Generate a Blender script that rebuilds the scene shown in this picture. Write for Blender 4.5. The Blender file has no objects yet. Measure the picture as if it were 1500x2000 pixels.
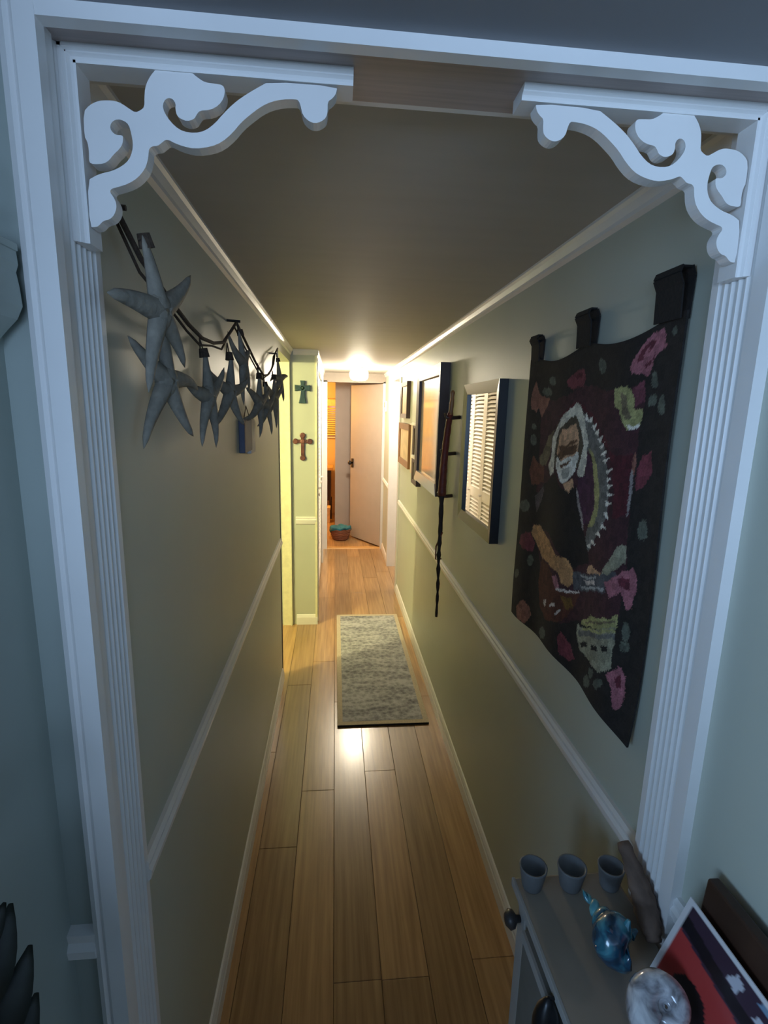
import bpy, bmesh, math, random
import numpy as np
from mathutils import Vector, Matrix
random.seed(4)
S = bpy.context.scene
C = S.collection

# ------------------------------------------------------------------ camera
cam_d = bpy.data.cameras.new('camera'); cam = bpy.data.objects.new('camera', cam_d); C.objects.link(cam)
right = Vector((0.99539, -0.09301, 0.02321)); up = Vector((-0.00457, 0.1958, 0.98063)); fwd = Vector((0.09575, 0.97622, -0.19448))
M = Matrix.Identity(4)
for i, c in enumerate((right, up, -fwd)):
    for r in range(3): M[r][i] = c[r]
M.translation = (0, 0, 1.70)
cam.matrix_world = M
cam_d.sensor_fit = 'VERTICAL'; cam_d.sensor_height = 36.0; cam_d.lens = 17.95
cam_d.clip_start = 0.02
S.camera = cam
# ------------------------------------------------------------------ world, daylight, exposure
W = bpy.data.worlds.new('dusk'); S.world = W; W.use_nodes = True
W.node_tree.nodes['Background'].inputs[0].default_value = (0.30, 0.48, 0.80, 1)
W.node_tree.nodes['Background'].inputs[1].default_value = 0.5
def area(name, loc, rot, sx, sy, col, power):
    l = bpy.data.lights.new(name, 'AREA'); l.shape = 'RECTANGLE'; l.size = sx; l.size_y = sy; l.color = col; l.energy = power
    o = bpy.data.objects.new(name, l); C.objects.link(o); o.location = loc; o.rotation_euler = rot
    return o
# dusk daylight coming in through the window of the entry room behind the camera
area('window_daylight', (-.30, -2.93, 1.60), (math.radians(90), 0, 0), 3.1, 0.85, (0.46, 0.67, 1.0), 88.0)
area('added_side_fill', (-2.22, -1.1, 1.60), (math.radians(90), 0, math.radians(-90)), 1.9, 0.85, (0.42, 0.66, 1.0), 60.0)  # side light added to brighten the right-hand entry wall
area('added_side_fill', (2.12, -1.3, 1.60), (math.radians(90), 0, math.radians(90)), 1.4, 0.85, (0.42, 0.66, 1.0), 5.0)  # weak side light added for the left entry wall
S.view_settings.view_transform = 'Standard'; S.view_settings.look = 'None'
S.view_settings.exposure = 0.0; S.view_settings.gamma = 1.0; S.view_settings.use_curve_mapping = False

# ------------------------------------------------------------------ materials
def lin(c): return tuple((x/255/12.92 if x/255 <= .04045 else ((x/255+.055)/1.055)**2.4) for x in c)
MATS = {}
def mat(name, rgb, rough=.6, metal=0., var=.08, scale=30., bump=0., spec=.5, emit=None, estr=0., trans=0., coat=0., stretch=None):
    if name in MATS: return MATS[name]
    m = bpy.data.materials.new(name); m.use_nodes = True; nt = m.node_tree; b = nt.nodes['Principled BSDF']
    c = lin(rgb)
    tc = nt.nodes.new('ShaderNodeTexCoord'); nz = nt.nodes.new('ShaderNodeTexNoise'); nz.inputs['Scale'].default_value = scale; nz.inputs['Detail'].default_value = 4
    src = tc.outputs['Object']
    if stretch:
        mp = nt.nodes.new('ShaderNodeMapping'); mp.inputs['Scale'].default_value = stretch; nt.links.new(src, mp.inputs[0]); src = mp.outputs[0]
    nt.links.new(src, nz.inputs['Vector'])
    rp = nt.nodes.new('ShaderNodeValToRGB')
    rp.color_ramp.elements[0].position = .3; rp.color_ramp.elements[1].position = .7
    rp.color_ramp.elements[0].color = (*[max(0, x*(1-var)) for x in c], 1); rp.color_ramp.elements[1].color = (*[min(1, x*(1+var)) for x in c], 1)
    nt.links.new(nz.outputs['Fac'], rp.inputs[0]); nt.links.new(rp.outputs[0], b.inputs['Base Color'])
    b.inputs['Roughness'].default_value = rough; b.inputs['Metallic'].default_value = metal
    b.inputs['Specular IOR Level'].default_value = spec
    if coat: b.inputs['Coat Weight'].default_value = coat; b.inputs['Coat Roughness'].default_value = .08
    if trans: b.inputs['Transmission Weight'].default_value = trans
    if emit:
        b.inputs['Emission Color'].default_value = (*emit, 1); b.inputs['Emission Strength'].default_value = estr
    if bump:
        bp = nt.nodes.new('ShaderNodeBump'); bp.inputs['Strength'].default_value = bump; bp.inputs['Distance'].default_value = .004
        nt.links.new(nz.outputs['Fac'], bp.inputs['Height']); nt.links.new(bp.outputs[0], b.inputs['Normal'])
    MATS[name] = m; return m
def vcol_mat(name, rough=.9, noise=0., scale=200.):
    m = bpy.data.materials.new(name); m.use_nodes = True; nt = m.node_tree; b = nt.nodes['Principled BSDF']
    a = nt.nodes.new('ShaderNodeVertexColor'); a.layer_name = 'print'
    b.inputs['Roughness'].default_value = rough
    if noise:
        tc = nt.nodes.new('ShaderNodeTexCoord'); nz = nt.nodes.new('ShaderNodeTexNoise'); nz.inputs['Scale'].default_value = scale
        nt.links.new(tc.outputs['Object'], nz.inputs['Vector'])
        mr = nt.nodes.new('ShaderNodeMapRange'); mr.inputs[3].default_value = 1-noise; mr.inputs[4].default_value = 1+noise; nt.links.new(nz.outputs['Fac'], mr.inputs[0])
        mx = nt.nodes.new('ShaderNodeMix'); mx.data_type = 'RGBA'; mx.blend_type = 'MULTIPLY'; mx.inputs[0].default_value = 1
        nt.links.new(a.outputs[0], mx.inputs[6]); nt.links.new(mr.outputs[0], mx.inputs[7]); nt.links.new(mx.outputs[2], b.inputs['Base Color'])
        bp = nt.nodes.new('ShaderNodeBump'); bp.inputs['Strength'].default_value = .3; bp.inputs['Distance'].default_value = .002
        nt.links.new(nz.outputs['Fac'], bp.inputs['Height']); nt.links.new(bp.outputs[0], b.inputs['Normal'])
    else: nt.links.new(a.outputs[0], b.inputs['Base Color'])
    return m
M_WALL = mat('sage_wall_paint', (184, 188, 175), .45, var=.02, scale=4, bump=.05)
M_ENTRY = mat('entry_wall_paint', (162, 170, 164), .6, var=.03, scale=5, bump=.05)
M_WHITE = mat('white_trim_paint', (230, 228, 226), .33, var=.02, scale=12)
M_CEIL = mat('ceiling_board', (190, 184, 176), .6, var=.03, scale=3, bump=.12, stretch=(1, 6, 1))
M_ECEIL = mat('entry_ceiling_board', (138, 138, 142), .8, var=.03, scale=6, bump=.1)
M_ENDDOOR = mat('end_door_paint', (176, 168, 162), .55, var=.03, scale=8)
M_DOOR = mat('white_door_paint', (238, 231, 220), .5, var=.03, scale=8)
M_ORANGE = mat('warm_room_paint', (226, 196, 150), .7, var=.03, scale=6)
M_BLACK = mat('black_lacquer', (15, 15, 20), .35, var=.15)
M_DKBROWN = mat('dark_brown_wood', (58, 38, 28), .45, var=.25, scale=25, stretch=(1, 1, .15))
M_BROWN = mat('brown_wood', (128, 88, 52), .5, var=.2, scale=25, stretch=(1, 1, .15))
M_MIRROR = mat('mirror_silver', (236, 236, 232), .02, metal=1., var=.0)
M_STAR = mat('starfish_hide', (132, 127, 116), .8, var=.18, scale=60, bump=.6)
M_ROPE = mat('dark_twine', (66, 54, 44), .9, var=.3, scale=200, bump=.5)
M_CONSOLE = mat('grey_white_console_paint', (158, 158, 156), .5, var=.05, scale=12)
M_CONSTOP = mat('grey_console_top', (150, 138, 124), .55, var=.08, scale=12)

# plank material: honey bamboo with streaks along the board and a tone for each board
def plank_mat():
    m = bpy.data.materials.new('honey_plank'); m.use_nodes = True; nt = m.node_tree; b = nt.nodes['Principled BSDF']; L = nt.links.new
    tc = nt.nodes.new('ShaderNodeTexCoord'); mp = nt.nodes.new('ShaderNodeMapping'); mp.inputs['Scale'].default_value = (40, 1.6, 1)
    oi = nt.nodes.new('ShaderNodeObjectInfo'); ad = nt.nodes.new('ShaderNodeVectorMath'); ad.operation = 'ADD'
    L(tc.outputs['Object'], ad.inputs[0]); L(oi.outputs['Location'], ad.inputs[1]); L(ad.outputs[0], mp.inputs[0])
    nz = nt.nodes.new('ShaderNodeTexNoise'); nz.inputs['Scale'].default_value = 1.6; nz.inputs['Detail'].default_value = 6; L(mp.outputs[0], nz.inputs['Vector'])
    rp = nt.nodes.new('ShaderNodeValToRGB'); e = rp.color_ramp.elements
    e[0].position = .25; e[1].position = .75; e[0].color = (*lin((146, 108, 68)), 1); e[1].color = (*lin((194, 156, 108)), 1)
    L(nz.outputs['Fac'], rp.inputs[0])
    hs = nt.nodes.new('ShaderNodeHueSaturation'); mr = nt.nodes.new('ShaderNodeMapRange'); mr.inputs[3].default_value = .74; mr.inputs[4].default_value = 1.12
    L(oi.outputs['Random'], mr.inputs[0]); L(mr.outputs[0], hs.inputs['Value']); L(rp.outputs[0], hs.inputs['Color']); L(hs.outputs[0], b.inputs['Base Color'])
    b.inputs['Roughness'].default_value = .28; b.inputs['Coat Weight'].default_value = .6; b.inputs['Coat Roughness'].default_value = .18
    return m
M_PLANK = plank_mat()
M_SUB = mat('floor_underlay', (120, 84, 46), .5, var=.15, scale=8, stretch=(6, 1, 1))

# ------------------------------------------------------------------ mesh helpers
class MB:
    def __init__(s): s.v = []; s.f = []
    def add(s, vs, fs):
        n = len(s.v); s.v += [tuple(p) for p in vs]; s.f += [tuple(i+n for i in f) for f in fs]; return s
    def box(s, x0, x1, y0, y1, z0, z1):
        return s.add([(x0,y0,z0),(x1,y0,z0),(x1,y1,z0),(x0,y1,z0),(x0,y0,z1),(x1,y0,z1),(x1,y1,z1),(x0,y1,z1)],
                     [(0,3,2,1),(4,5,6,7),(0,1,5,4),(1,2,6,5),(2,3,7,6),(3,0,4,7)])
    def prism(s, prof, axis, a, b):
        # prof: closed 2-D outline; axis 'x': (y,z) 'y': (x,z) 'z': (x,y)
        def P(p, t): return (t,p[0],p[1]) if axis == 'x' else (p[0],t,p[1]) if axis == 'y' else (p[0],p[1],t)
        n = len(prof)
        return s.add([P(p,a) for p in prof]+[P(p,b) for p in prof], [tuple(range(n)), tuple(range(2*n-1,n-1,-1))]+[(i,i+n,(i+1)%n+n,(i+1)%n) for i in range(n)])
    def lathe(s, prof, seg=24, c=(0,0,0)):
        n = len(prof); vs = []; fs = []
        for k in range(seg):
            a = 2*math.pi*k/seg
            vs += [(c[0]+r*math.cos(a), c[1]+r*math.sin(a), c[2]+z) for r, z in prof]
        for k in range(seg):
            k2 = (k+1) % seg
            for i in range(n-1): fs.append((k*n+i, k2*n+i, k2*n+i+1, k*n+i+1))
        fs.append(tuple(k*n for k in range(seg-1,-1,-1))); fs.append(tuple(k*n+n-1 for k in range(seg)))
        return s.add(vs, fs)
    def tube(s, pts, rad, seg=8):
        pts = [Vector(p) for p in pts]; n = len(pts); vs = []; fs = []
        rad = rad if hasattr(rad, '__len__') else [rad]*n
        t0 = (pts[1]-pts[0]).normalized(); u = t0.orthogonal().normalized()
        for i, p in enumerate(pts):
            t = (pts[min(i+1,n-1)]-pts[max(i-1,0)]).normalized()
            u = (u-t*u.dot(t)).normalized(); w = t.cross(u)
            vs += [p+(u*math.cos(2*math.pi*k/seg)+w*math.sin(2*math.pi*k/seg))*rad[i] for k in range(seg)]
        for i in range(n-1):
            for k in range(seg):
                k2 = (k+1) % seg; fs.append((i*seg+k, i*seg+k2, (i+1)*seg+k2, (i+1)*seg+k))
        fs.append(tuple(range(seg-1,-1,-1))); fs.append(tuple((n-1)*seg+k for k in range(seg)))
        return s.add(vs, fs)
    def build(s, name, m, parent=None, smooth=False, bevel=0., local=False):
        me = bpy.data.meshes.new(name); off = Vector((0,0,0))
        if parent is not None and not local:
            p = parent
            while p: off += Vector(p.location); p = p.parent
        me.from_pydata([(x-off.x, y-off.y, z-off.z) for x, y, z in s.v], [], s.f)
        bm = bmesh.new(); bm.from_mesh(me); bmesh.ops.recalc_face_normals(bm, faces=bm.faces); bm.to_mesh(me); bm.free()
        me.materials.append(m); o = bpy.data.objects.new(name, me); C.objects.link(o)
        if parent is not None: o.parent = parent
        if smooth:
            for p in me.polygons: p.use_smooth = True
        if bevel:
            b = o.modifiers.new('edge', 'BEVEL'); b.width = bevel; b.segments = 2; b.limit_method = 'ANGLE'
        return o
def tag(o, label=None, cat=None, group=None, kind=None):
    if label: o['label'] = label
    if cat: o['category'] = cat
    if group: o['group'] = group
    if kind: o['kind'] = kind
    return o
def empty(name, loc, label=None, cat=None, group=None, kind=None, rot=None):
    o = bpy.data.objects.new(name, None); C.objects.link(o); o.location = loc; o.empty_display_size = .05
    if rot: o.rotation_euler = rot
    return tag(o, label, cat, group, kind)
def struct(name, mb, m, label, cat, **k): return tag(mb.build(name, m, **k), label, cat, kind='structure')
def copy_tree(o, parent=None):
    c = o.copy(); C.objects.link(c); c.parent = parent
    for ch in list(o.children): copy_tree(ch, c)
    return c
def chaikin(p, it=1):
    for _ in range(it):
        q = []
        for i in range(len(p)):
            a, b = p[i], p[(i+1) % len(p)]
            q += [(a[0]*.75+b[0]*.25, a[1]*.75+b[1]*.25), (a[0]*.25+b[0]*.75, a[1]*.25+b[1]*.75)]
        p = q
    return p
def catmull(pts, n=8):
    P = [Vector(p) for p in pts]; P = [P[0]*2-P[1]]+P+[P[-1]*2-P[-2]]; out = []
    for i in range(1, len(P)-2):
        for k in range(n):
            t = k/n; a, b, c, d = P[i-1:i+3]
            out.append(.5*((2*b)+(c-a)*t+(2*a-5*b+4*c-d)*t*t+(3*b-3*c+d-a)*t**3))
    return out+[P[-2]]

# ------------------------------------------------------------------ dimensions (metres)
XL, XR = -.328, .589          # hall walls
XC = -.145                    # closet wall further down the hall
XE = -.390                    # left wall of the entry
ZC = 2.122                    # hall ceiling
Y1, Y2 = 3.05, 3.90           # side passage on the left
YR1, YR2 = 4.67, 5.45         # doorway on the right
YE = 6.18                     # end wall
BACK = -3.0

# ------------------------------------------------------------------ floor and its planks
floor = struct('floor', MB().box(-2.3, 2.2, BACK, 9.0, -.06, -.006), M_SUB, 'honey-coloured wood plank floor running down the hallway', 'floor')
pw = .146; lens = {}
for k in range(-3, 5):
    x0 = .003+pw*k; x1 = x0+pw-.0015
    if x1 > .79: continue
    y = .10-random.random()*.9
    while y < 8.6:
        ln = random.choice((.92, 1.22, 1.22, 1.52)); y1 = min(y+ln-.0015, 8.7)
        if y1 > .2:
            key = round(y1-y, 4)
            if key not in lens:
                o = MB().box(0, x1-x0, 0, y1-y, -.008, 0).build('plank', M_PLANK, bevel=.0012); lens[key] = o.data
            else:
                o = bpy.data.objects.new('plank', lens[key]); C.objects.link(o)
                b = o.modifiers.new('edge', 'BEVEL'); b.width = .0012; b.segments = 2; b.limit_method = 'ANGLE'
            o.location = (x0, y, 0); o.parent = floor
        y += ln
# ------------------------------------------------------------------ ceilings
struct('ceiling', MB().box(-2.3, 2.2, .775, 9.0, ZC, ZC+.06), M_CEIL, 'grey panelled hallway ceiling receding to a lamp', 'ceiling')
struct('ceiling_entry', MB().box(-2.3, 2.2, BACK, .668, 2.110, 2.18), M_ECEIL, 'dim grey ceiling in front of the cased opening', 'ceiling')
# ------------------------------------------------------------------ walls
struct('wall_left', MB().box(-.428, XL, .775, Y1, 0, ZC), M_WALL, 'sage hallway wall hung with the starfish garland', 'wall')
struct('wall_passage', MB().box(-.428, XL, Y1, Y2, 2.03, ZC), M_WALL, 'wall strip over the side passage', 'wall')
struct('wall_right', MB().box(XR, .69, .10, YR1, 0, ZC), M_WALL, 'sage hallway wall hung with pictures and tapestry', 'wall')
struct('wall_pier', MB().box(-1.75, XC, Y2, Y2+.09, 0, ZC), M_WALL, 'narrow sage wall facing down the hall with two crosses', 'wall')
struct('wall_closet', MB().box(XC-.09, XC, Y2+.09, YE, 2.0, ZC).box(XC-.09, XC, 5.60, YE, 0, 2.0).box(-.9, -.85, Y2+.09, YE, 0, ZC), M_WALL, 'wall around the louvred closet doors', 'wall')
struct('wall_right_far', MB().box(XR, .69, YR2, YE, 0, ZC).box(XR, .69, YR1, YR2, 2.0, ZC), M_WALL, 'short wall beside the far doorway with rail', 'wall')
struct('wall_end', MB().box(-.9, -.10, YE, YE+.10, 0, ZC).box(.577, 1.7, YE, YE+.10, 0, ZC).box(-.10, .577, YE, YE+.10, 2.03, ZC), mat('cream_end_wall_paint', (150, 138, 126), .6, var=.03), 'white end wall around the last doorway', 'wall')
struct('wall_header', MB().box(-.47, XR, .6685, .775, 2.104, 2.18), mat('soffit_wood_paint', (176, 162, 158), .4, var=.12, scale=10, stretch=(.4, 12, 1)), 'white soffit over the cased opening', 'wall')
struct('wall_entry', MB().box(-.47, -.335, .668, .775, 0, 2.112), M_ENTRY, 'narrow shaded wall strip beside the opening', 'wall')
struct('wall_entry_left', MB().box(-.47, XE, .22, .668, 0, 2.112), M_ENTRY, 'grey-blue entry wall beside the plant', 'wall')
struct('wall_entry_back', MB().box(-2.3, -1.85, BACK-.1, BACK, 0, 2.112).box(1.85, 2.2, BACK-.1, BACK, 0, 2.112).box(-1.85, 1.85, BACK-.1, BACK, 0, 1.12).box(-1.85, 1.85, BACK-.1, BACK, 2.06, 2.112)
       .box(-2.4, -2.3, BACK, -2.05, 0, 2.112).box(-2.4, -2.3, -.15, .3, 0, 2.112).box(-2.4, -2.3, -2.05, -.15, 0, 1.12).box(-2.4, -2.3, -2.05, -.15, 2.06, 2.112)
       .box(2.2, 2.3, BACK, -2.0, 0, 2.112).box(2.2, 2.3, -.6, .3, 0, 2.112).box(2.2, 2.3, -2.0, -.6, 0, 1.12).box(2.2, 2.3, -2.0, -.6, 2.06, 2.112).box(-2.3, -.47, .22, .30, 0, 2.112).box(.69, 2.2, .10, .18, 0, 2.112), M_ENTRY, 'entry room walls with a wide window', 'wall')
struct('wall_added_blocker', MB().box(-1.1, 1.1, -.95, -.85, 0, 1.40), M_ENTRY, 'unseen half wall added to block low window light', 'wall')  # added out of view to keep window light off the lower hall
struct('window_1', MB().box(-1.89, 1.89, BACK-.03, BACK+.02, 2.04, 2.10).box(-1.89, 1.89, BACK-.03, BACK+.02, 1.08, 1.14).box(-1.89, -1.83, BACK-.03, BACK+.02, 1.1, 2.06).box(1.83, 1.89, BACK-.03, BACK+.02, 1.1, 2.06).box(-.02, .02, BACK-.03, BACK+.01, 1.1, 2.06),
       M_WHITE, 'white window frame of the entry room', 'window')
def added_side_window(name, x, y0, y1):  # frames for unseen side windows, added to go with the side lights
    m = MB()
    for a in (1.08, 2.04): m.box(x-.03, x+.03, y0-.04, y1+.04, a, a+.06)
    for a in (y0-.04, y1-.02, (y0+y1)/2-.02): m.box(x-.03, x+.03, a, a+.06, 1.1, 2.06)
    struct(name, m, M_WHITE, 'white frame of an unseen side window added for light', 'window')
added_side_window('window_added_left', -2.31, -2.05, -.15); added_side_window('window_added_right', 2.21, -2.0, -.6)
# side room on the left, doorway room on the right, end room
struct('wall_side_room', MB().box(-1.85, -1.75, 1.9, Y2+.09, 0, ZC).box(-1.75, -.428, 1.9, 2.0, 0, ZC), M_WALL, 'walls of the lit side passage', 'wall')
struct('wall_far_room', MB().box(1.6, 1.7, 4.2, YE, 0, ZC).box(.69, 1.6, 4.2, 4.3, 0, ZC), M_WHITE, 'walls of the room off the right doorway', 'wall')
struct('wall_end_room', MB().box(-1.6, -.86, 8.4, 8.5, 0, ZC).box(.02, 1.7, 8.4, 8.5, 0, ZC).box(-.86, .02, 8.4, 8.5, 0, 1.30).box(-.86, .02, 8.4, 8.5, 1.78, ZC).box(-1.7, -1.6, 6.28, 8.5, 0, ZC).box(1.6, 1.7, 6.28, 8.5, 0, ZC), M_ORANGE, 'glowing orange walls of the end room', 'wall')
struct('wall_partition', MB().box(.0, .95, 7.02, 7.10, 0, 2.08), M_ENDDOOR, 'tan partition behind the open end door', 'wall')

# ------------------------------------------------------------------ trims: crown, chair rail, baseboard, casings
def crown_prof(x, sgn, z=ZC):   # profile in (x,z)
    return [(x, z), (x+sgn*.022, z), (x+sgn*.022, z-.006), (x+sgn*.016, z-.012), (x+sgn*.010, z-.026), (x+sgn*.009, z-.034), (x, z-.040)]
def rail_prof(x, sgn, z):
    return [(x, z-.026), (x+sgn*.006, z-.026), (x+sgn*.010, z-.016), (x+sgn*.015, z-.010), (x+sgn*.017, z+.004), (x+sgn*.012, z+.010), (x+sgn*.014, z+.020), (x+sgn*.008, z+.026), (x, z+.026)]
def base_prof(x, sgn, h=.085):
    return [(x, 0), (x+sgn*.013, 0), (x+sgn*.013, h*.62), (x+sgn*.010, h*.70), (x+sgn*.010, h*.80), (x+sgn*.005, h*.95), (x, h)]
n_trim = [0]
def trim(mb, label, m=M_WHITE):
    n_trim[0] += 1; return struct('trim_%d' % n_trim[0], mb, m, label, 'trim')
trim(MB().prism(crown_prof(XL, 1), 'y', .775, Y2), 'glossy white crown moulding above the starfish garland')
trim(MB().prism(crown_prof(XR, -1), 'y', .775, YE), 'glossy white crown moulding above the picture wall')
trim(MB().prism(crown_prof(XC, 1), 'y', Y2, YE), 'white crown moulding above the louvred closet doors')
trim(MB().prism([(y-.0, z) for y, z in [(Y2, ZC), (Y2-.022, ZC), (Y2-.016, ZC-.012), (Y2-.009, ZC-.034), (Y2, ZC-.040)]], 'x', XL+.02, XC+.02), 'crown moulding on the wall with the crosses')
trim(MB().prism(rail_prof(XL, 1, .908), 'y', .775, Y1-.03), 'pale chair rail under the starfish garland')
trim(MB().prism(rail_prof(XR, -1, .875), 'y', .10, YR1-.09), 'pale chair rail under the tapestry and pictures')
trim(MB().prism(rail_prof(XR, -1, .875), 'y', YR2+.05, YE), 'short chair rail beside the far doorway')
trim(MB().prism([(Y2, .82), (Y2-.010, .83), (Y2-.016, .86), (Y2-.012, .865), (Y2-.014, .878), (Y2, .884)], 'x', -.30, XC+.002), 'chair rail on the wall with the crosses')
trim(MB().prism([(.668, .885), (.652, .89), (.650, .905), (.656, .915), (.654, .93), (.668, .935)], 'x', XE, -.351), 'short chair rail on the shaded strip beside the opening')
struct('baseboard_left', MB().prism(base_prof(XL, 1), 'y', .775, Y1-.02), M_WHITE, 'white baseboard under the starfish wall', 'baseboard')
struct('baseboard_right', MB().prism(base_prof(XR, -1), 'y', .10, YR1-.06), M_WHITE, 'white baseboard under the picture wall', 'baseboard')
struct('baseboard_pier', MB().prism([(Y2, 0), (Y2-.013, 0), (Y2-.013, .06), (Y2-.006, .08), (Y2, .085)], 'x', -.30, XC+.012), M_WHITE, 'white baseboard of the wall with the crosses', 'baseboard')
struct('baseboard_far', MB().prism(base_prof(XR, -1), 'y', YR2+.05, YE), M_WHITE, 'short white baseboard beside the far doorway', 'baseboard')
# end of the starfish wall and casing of the side passage
trim(MB().box(-.434, XL+.004, Y1-.008, Y1+.012, 0, 2.03), 'dark edge board at the end of the starfish wall', mat('dark_edge_paint', (120, 116, 112), .6))  # edge board in a darker grey than the white trim
trim(MB().box(-.405, -.330, Y2-.018, Y2, 0, 2.06).box(-.345, -.333, Y2-.026, Y2-.018, 0, 2.06), 'cream casing at the far side of the side passage', mat('cream_casing_paint', (226, 222, 190), .4))
trim(MB().box(XC-.006, XC+.010, Y2-.012, Y2+.05, 0, 2.08), 'corner bead on the wall with the crosses', mat('cream_casing_paint', (226, 222, 190), .4))
# closet casing
trim(MB().box(XC, XC+.016, Y2+.055, Y2+.11, 0, 2.0).box(XC, XC+.016, 5.58, 5.64, 0, 2.0).box(XC, XC+.016, Y2+.055, 5.64, 2.0, 2.06), 'white casing around the louvred closet doors')
# far right doorway
trim(MB().box(XR-.014, XR, YR1-.055, YR1, 0, 2.0).box(XR-.014, .70, YR1-.0, YR1+.016, 0, 2.0), 'white casing at the near side of the far doorway')
trim(MB().box(XR-.014, .70, YR2-.016, YR2, 0, 2.0).box(XR-.014, XR, YR2, YR2+.05, 0, 2.0), 'white jamb at the far side of the far doorway')
# end doorway casing and threshold
trim(MB().box(-.155, -.095, YE-.016, YE, 0, 2.03).box(-.112, -.095, YE, YE+.11, 0, 2.03), 'white casing left of the end doorway')
trim(MB().box(.562, .589, YE-.016, YE, 0, 2.03).box(.565, .58, YE, YE+.11, 0, 2.03), 'white casing right of the end doorway')
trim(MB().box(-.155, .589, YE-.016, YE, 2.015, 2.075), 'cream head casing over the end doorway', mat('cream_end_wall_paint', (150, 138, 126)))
trim(MB().prism([(YE-.01, 0), (YE, .009), (YE+.07, .009), (YE+.09, 0)], 'x', -.095, .565), 'honey wood threshold strip of the end doorway', mat('threshold_wood', (206, 160, 96), .35, var=.15, scale=20, stretch=(.2, 1, 1)))
# cased opening: fluted jambs and casings
def flute_prof(x, sgn, y0, y1):
    # board from y0 to y1 whose face towards +sgn carries five flutes
    p = [(x-sgn*.022, y0), (x-.0*sgn, y0)]
    ys = y0+.028; n = 5; w = (y1-.012-ys)/n
    for k in range(n):
        a = ys+k*w
        p += [(x, a), (x-sgn*.0035, a+w*.22), (x-sgn*.0045, a+w*.42), (x-sgn*.0035, a+w*.62), (x, a+w*.84)]
    p += [(x, y1), (x-sgn*.022, y1)]
    return p
trim(MB().prism(flute_prof(-.318, 1, .668, .780), 'z', 0, 2.104), 'fluted white jamb board on the starfish side')
trim(MB().prism(flute_prof(.570, -1, .672, .780), 'z', 0, 2.104), 'fluted white jamb board on the tapestry side')
def casing(x0, x1):
    return [(x0, .668), (x0, .655), (x0+.2*(x1-x0), .651), (x0+.3*(x1-x0), .655), (x0+.45*(x1-x0), .650), (x1, .650), (x1, .668)]
trim(MB().prism(casing(-.352, -.312), 'z', 0, 2.112), 'white moulded casing strip beside the shaded entry wall')
trim(MB().box(-.3125, XR, .6505, .668, 2.094, 2.112), 'white head casing across the top of the opening')
trim(MB().prism([(.775, 2.104), (.785, 2.104), (.785, 2.118), (.775, 2.122)], 'x', XL, XR), 'thin white strip behind the soffit')

# traced outline of the fretwork: tenths of a millimetre from the jamb and below the soffit
FRET= [(194,655),(269,575),(371,525),(471,512),(569,511),(643,537),(715,580),(786,618),(849,590),(896,551),(903,444),(916,352),(952,270),(1000,203),(1059,141),(1451,143),(1536,203),(1612,242),(1730,247),(1820,254),(1842,306),(1827,388),(1763,474),(1659,530),(1539,544),(1501,585),(1468,641),(1383,669),(1307,647),(1267,617),(1252,548),(1261,493),(1229,442),(1170,435),(1121,476),(1105,547),(1147,636),(1231,729),(1329,782),(1467,790),(1589,759),(1713,668),(1808,563),(1933,445),(2057,355),(2210,262),(2364,176),(3187,169),(3169,252),(3125,303),(3069,340),(3069,447),(3051,515),(2988,564),(2913,586),(2838,569),(2764,507),(2740,404),(2716,351),(2679,342),(2531,353),(2384,391),(2267,449),(2142,540),(2024,636),(1916,759),(1785,868),(1648,927),(1459,962),(1321,943),(1221,914),(1162,887),(1121,884),(1070,923),(1027,957),(952,967),(917,1003),(914,1036),(896,1132),(852,1229),(764,1325),(657,1393),(523,1441),(446,1462),(428,1503),(466,1552),(492,1613),(493,1676),(463,1749),(405,1807),(322,1829),(272,1883),(235,1903),(162,1907),(177,1388),(282,1326),(359,1296),(476,1264),(594,1204),(676,1134),(724,1037),(737,943),(725,850),(703,754),(653,714),(578,701),(516,729),(484,782),(495,833),(542,871),(618,872),(628,890),(617,962),(575,1022),(502,1085),(444,1155),(379,1192),(292,1203),(234,1201),(213,1175),(223,1059),(211,964),(183,914)]
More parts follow.
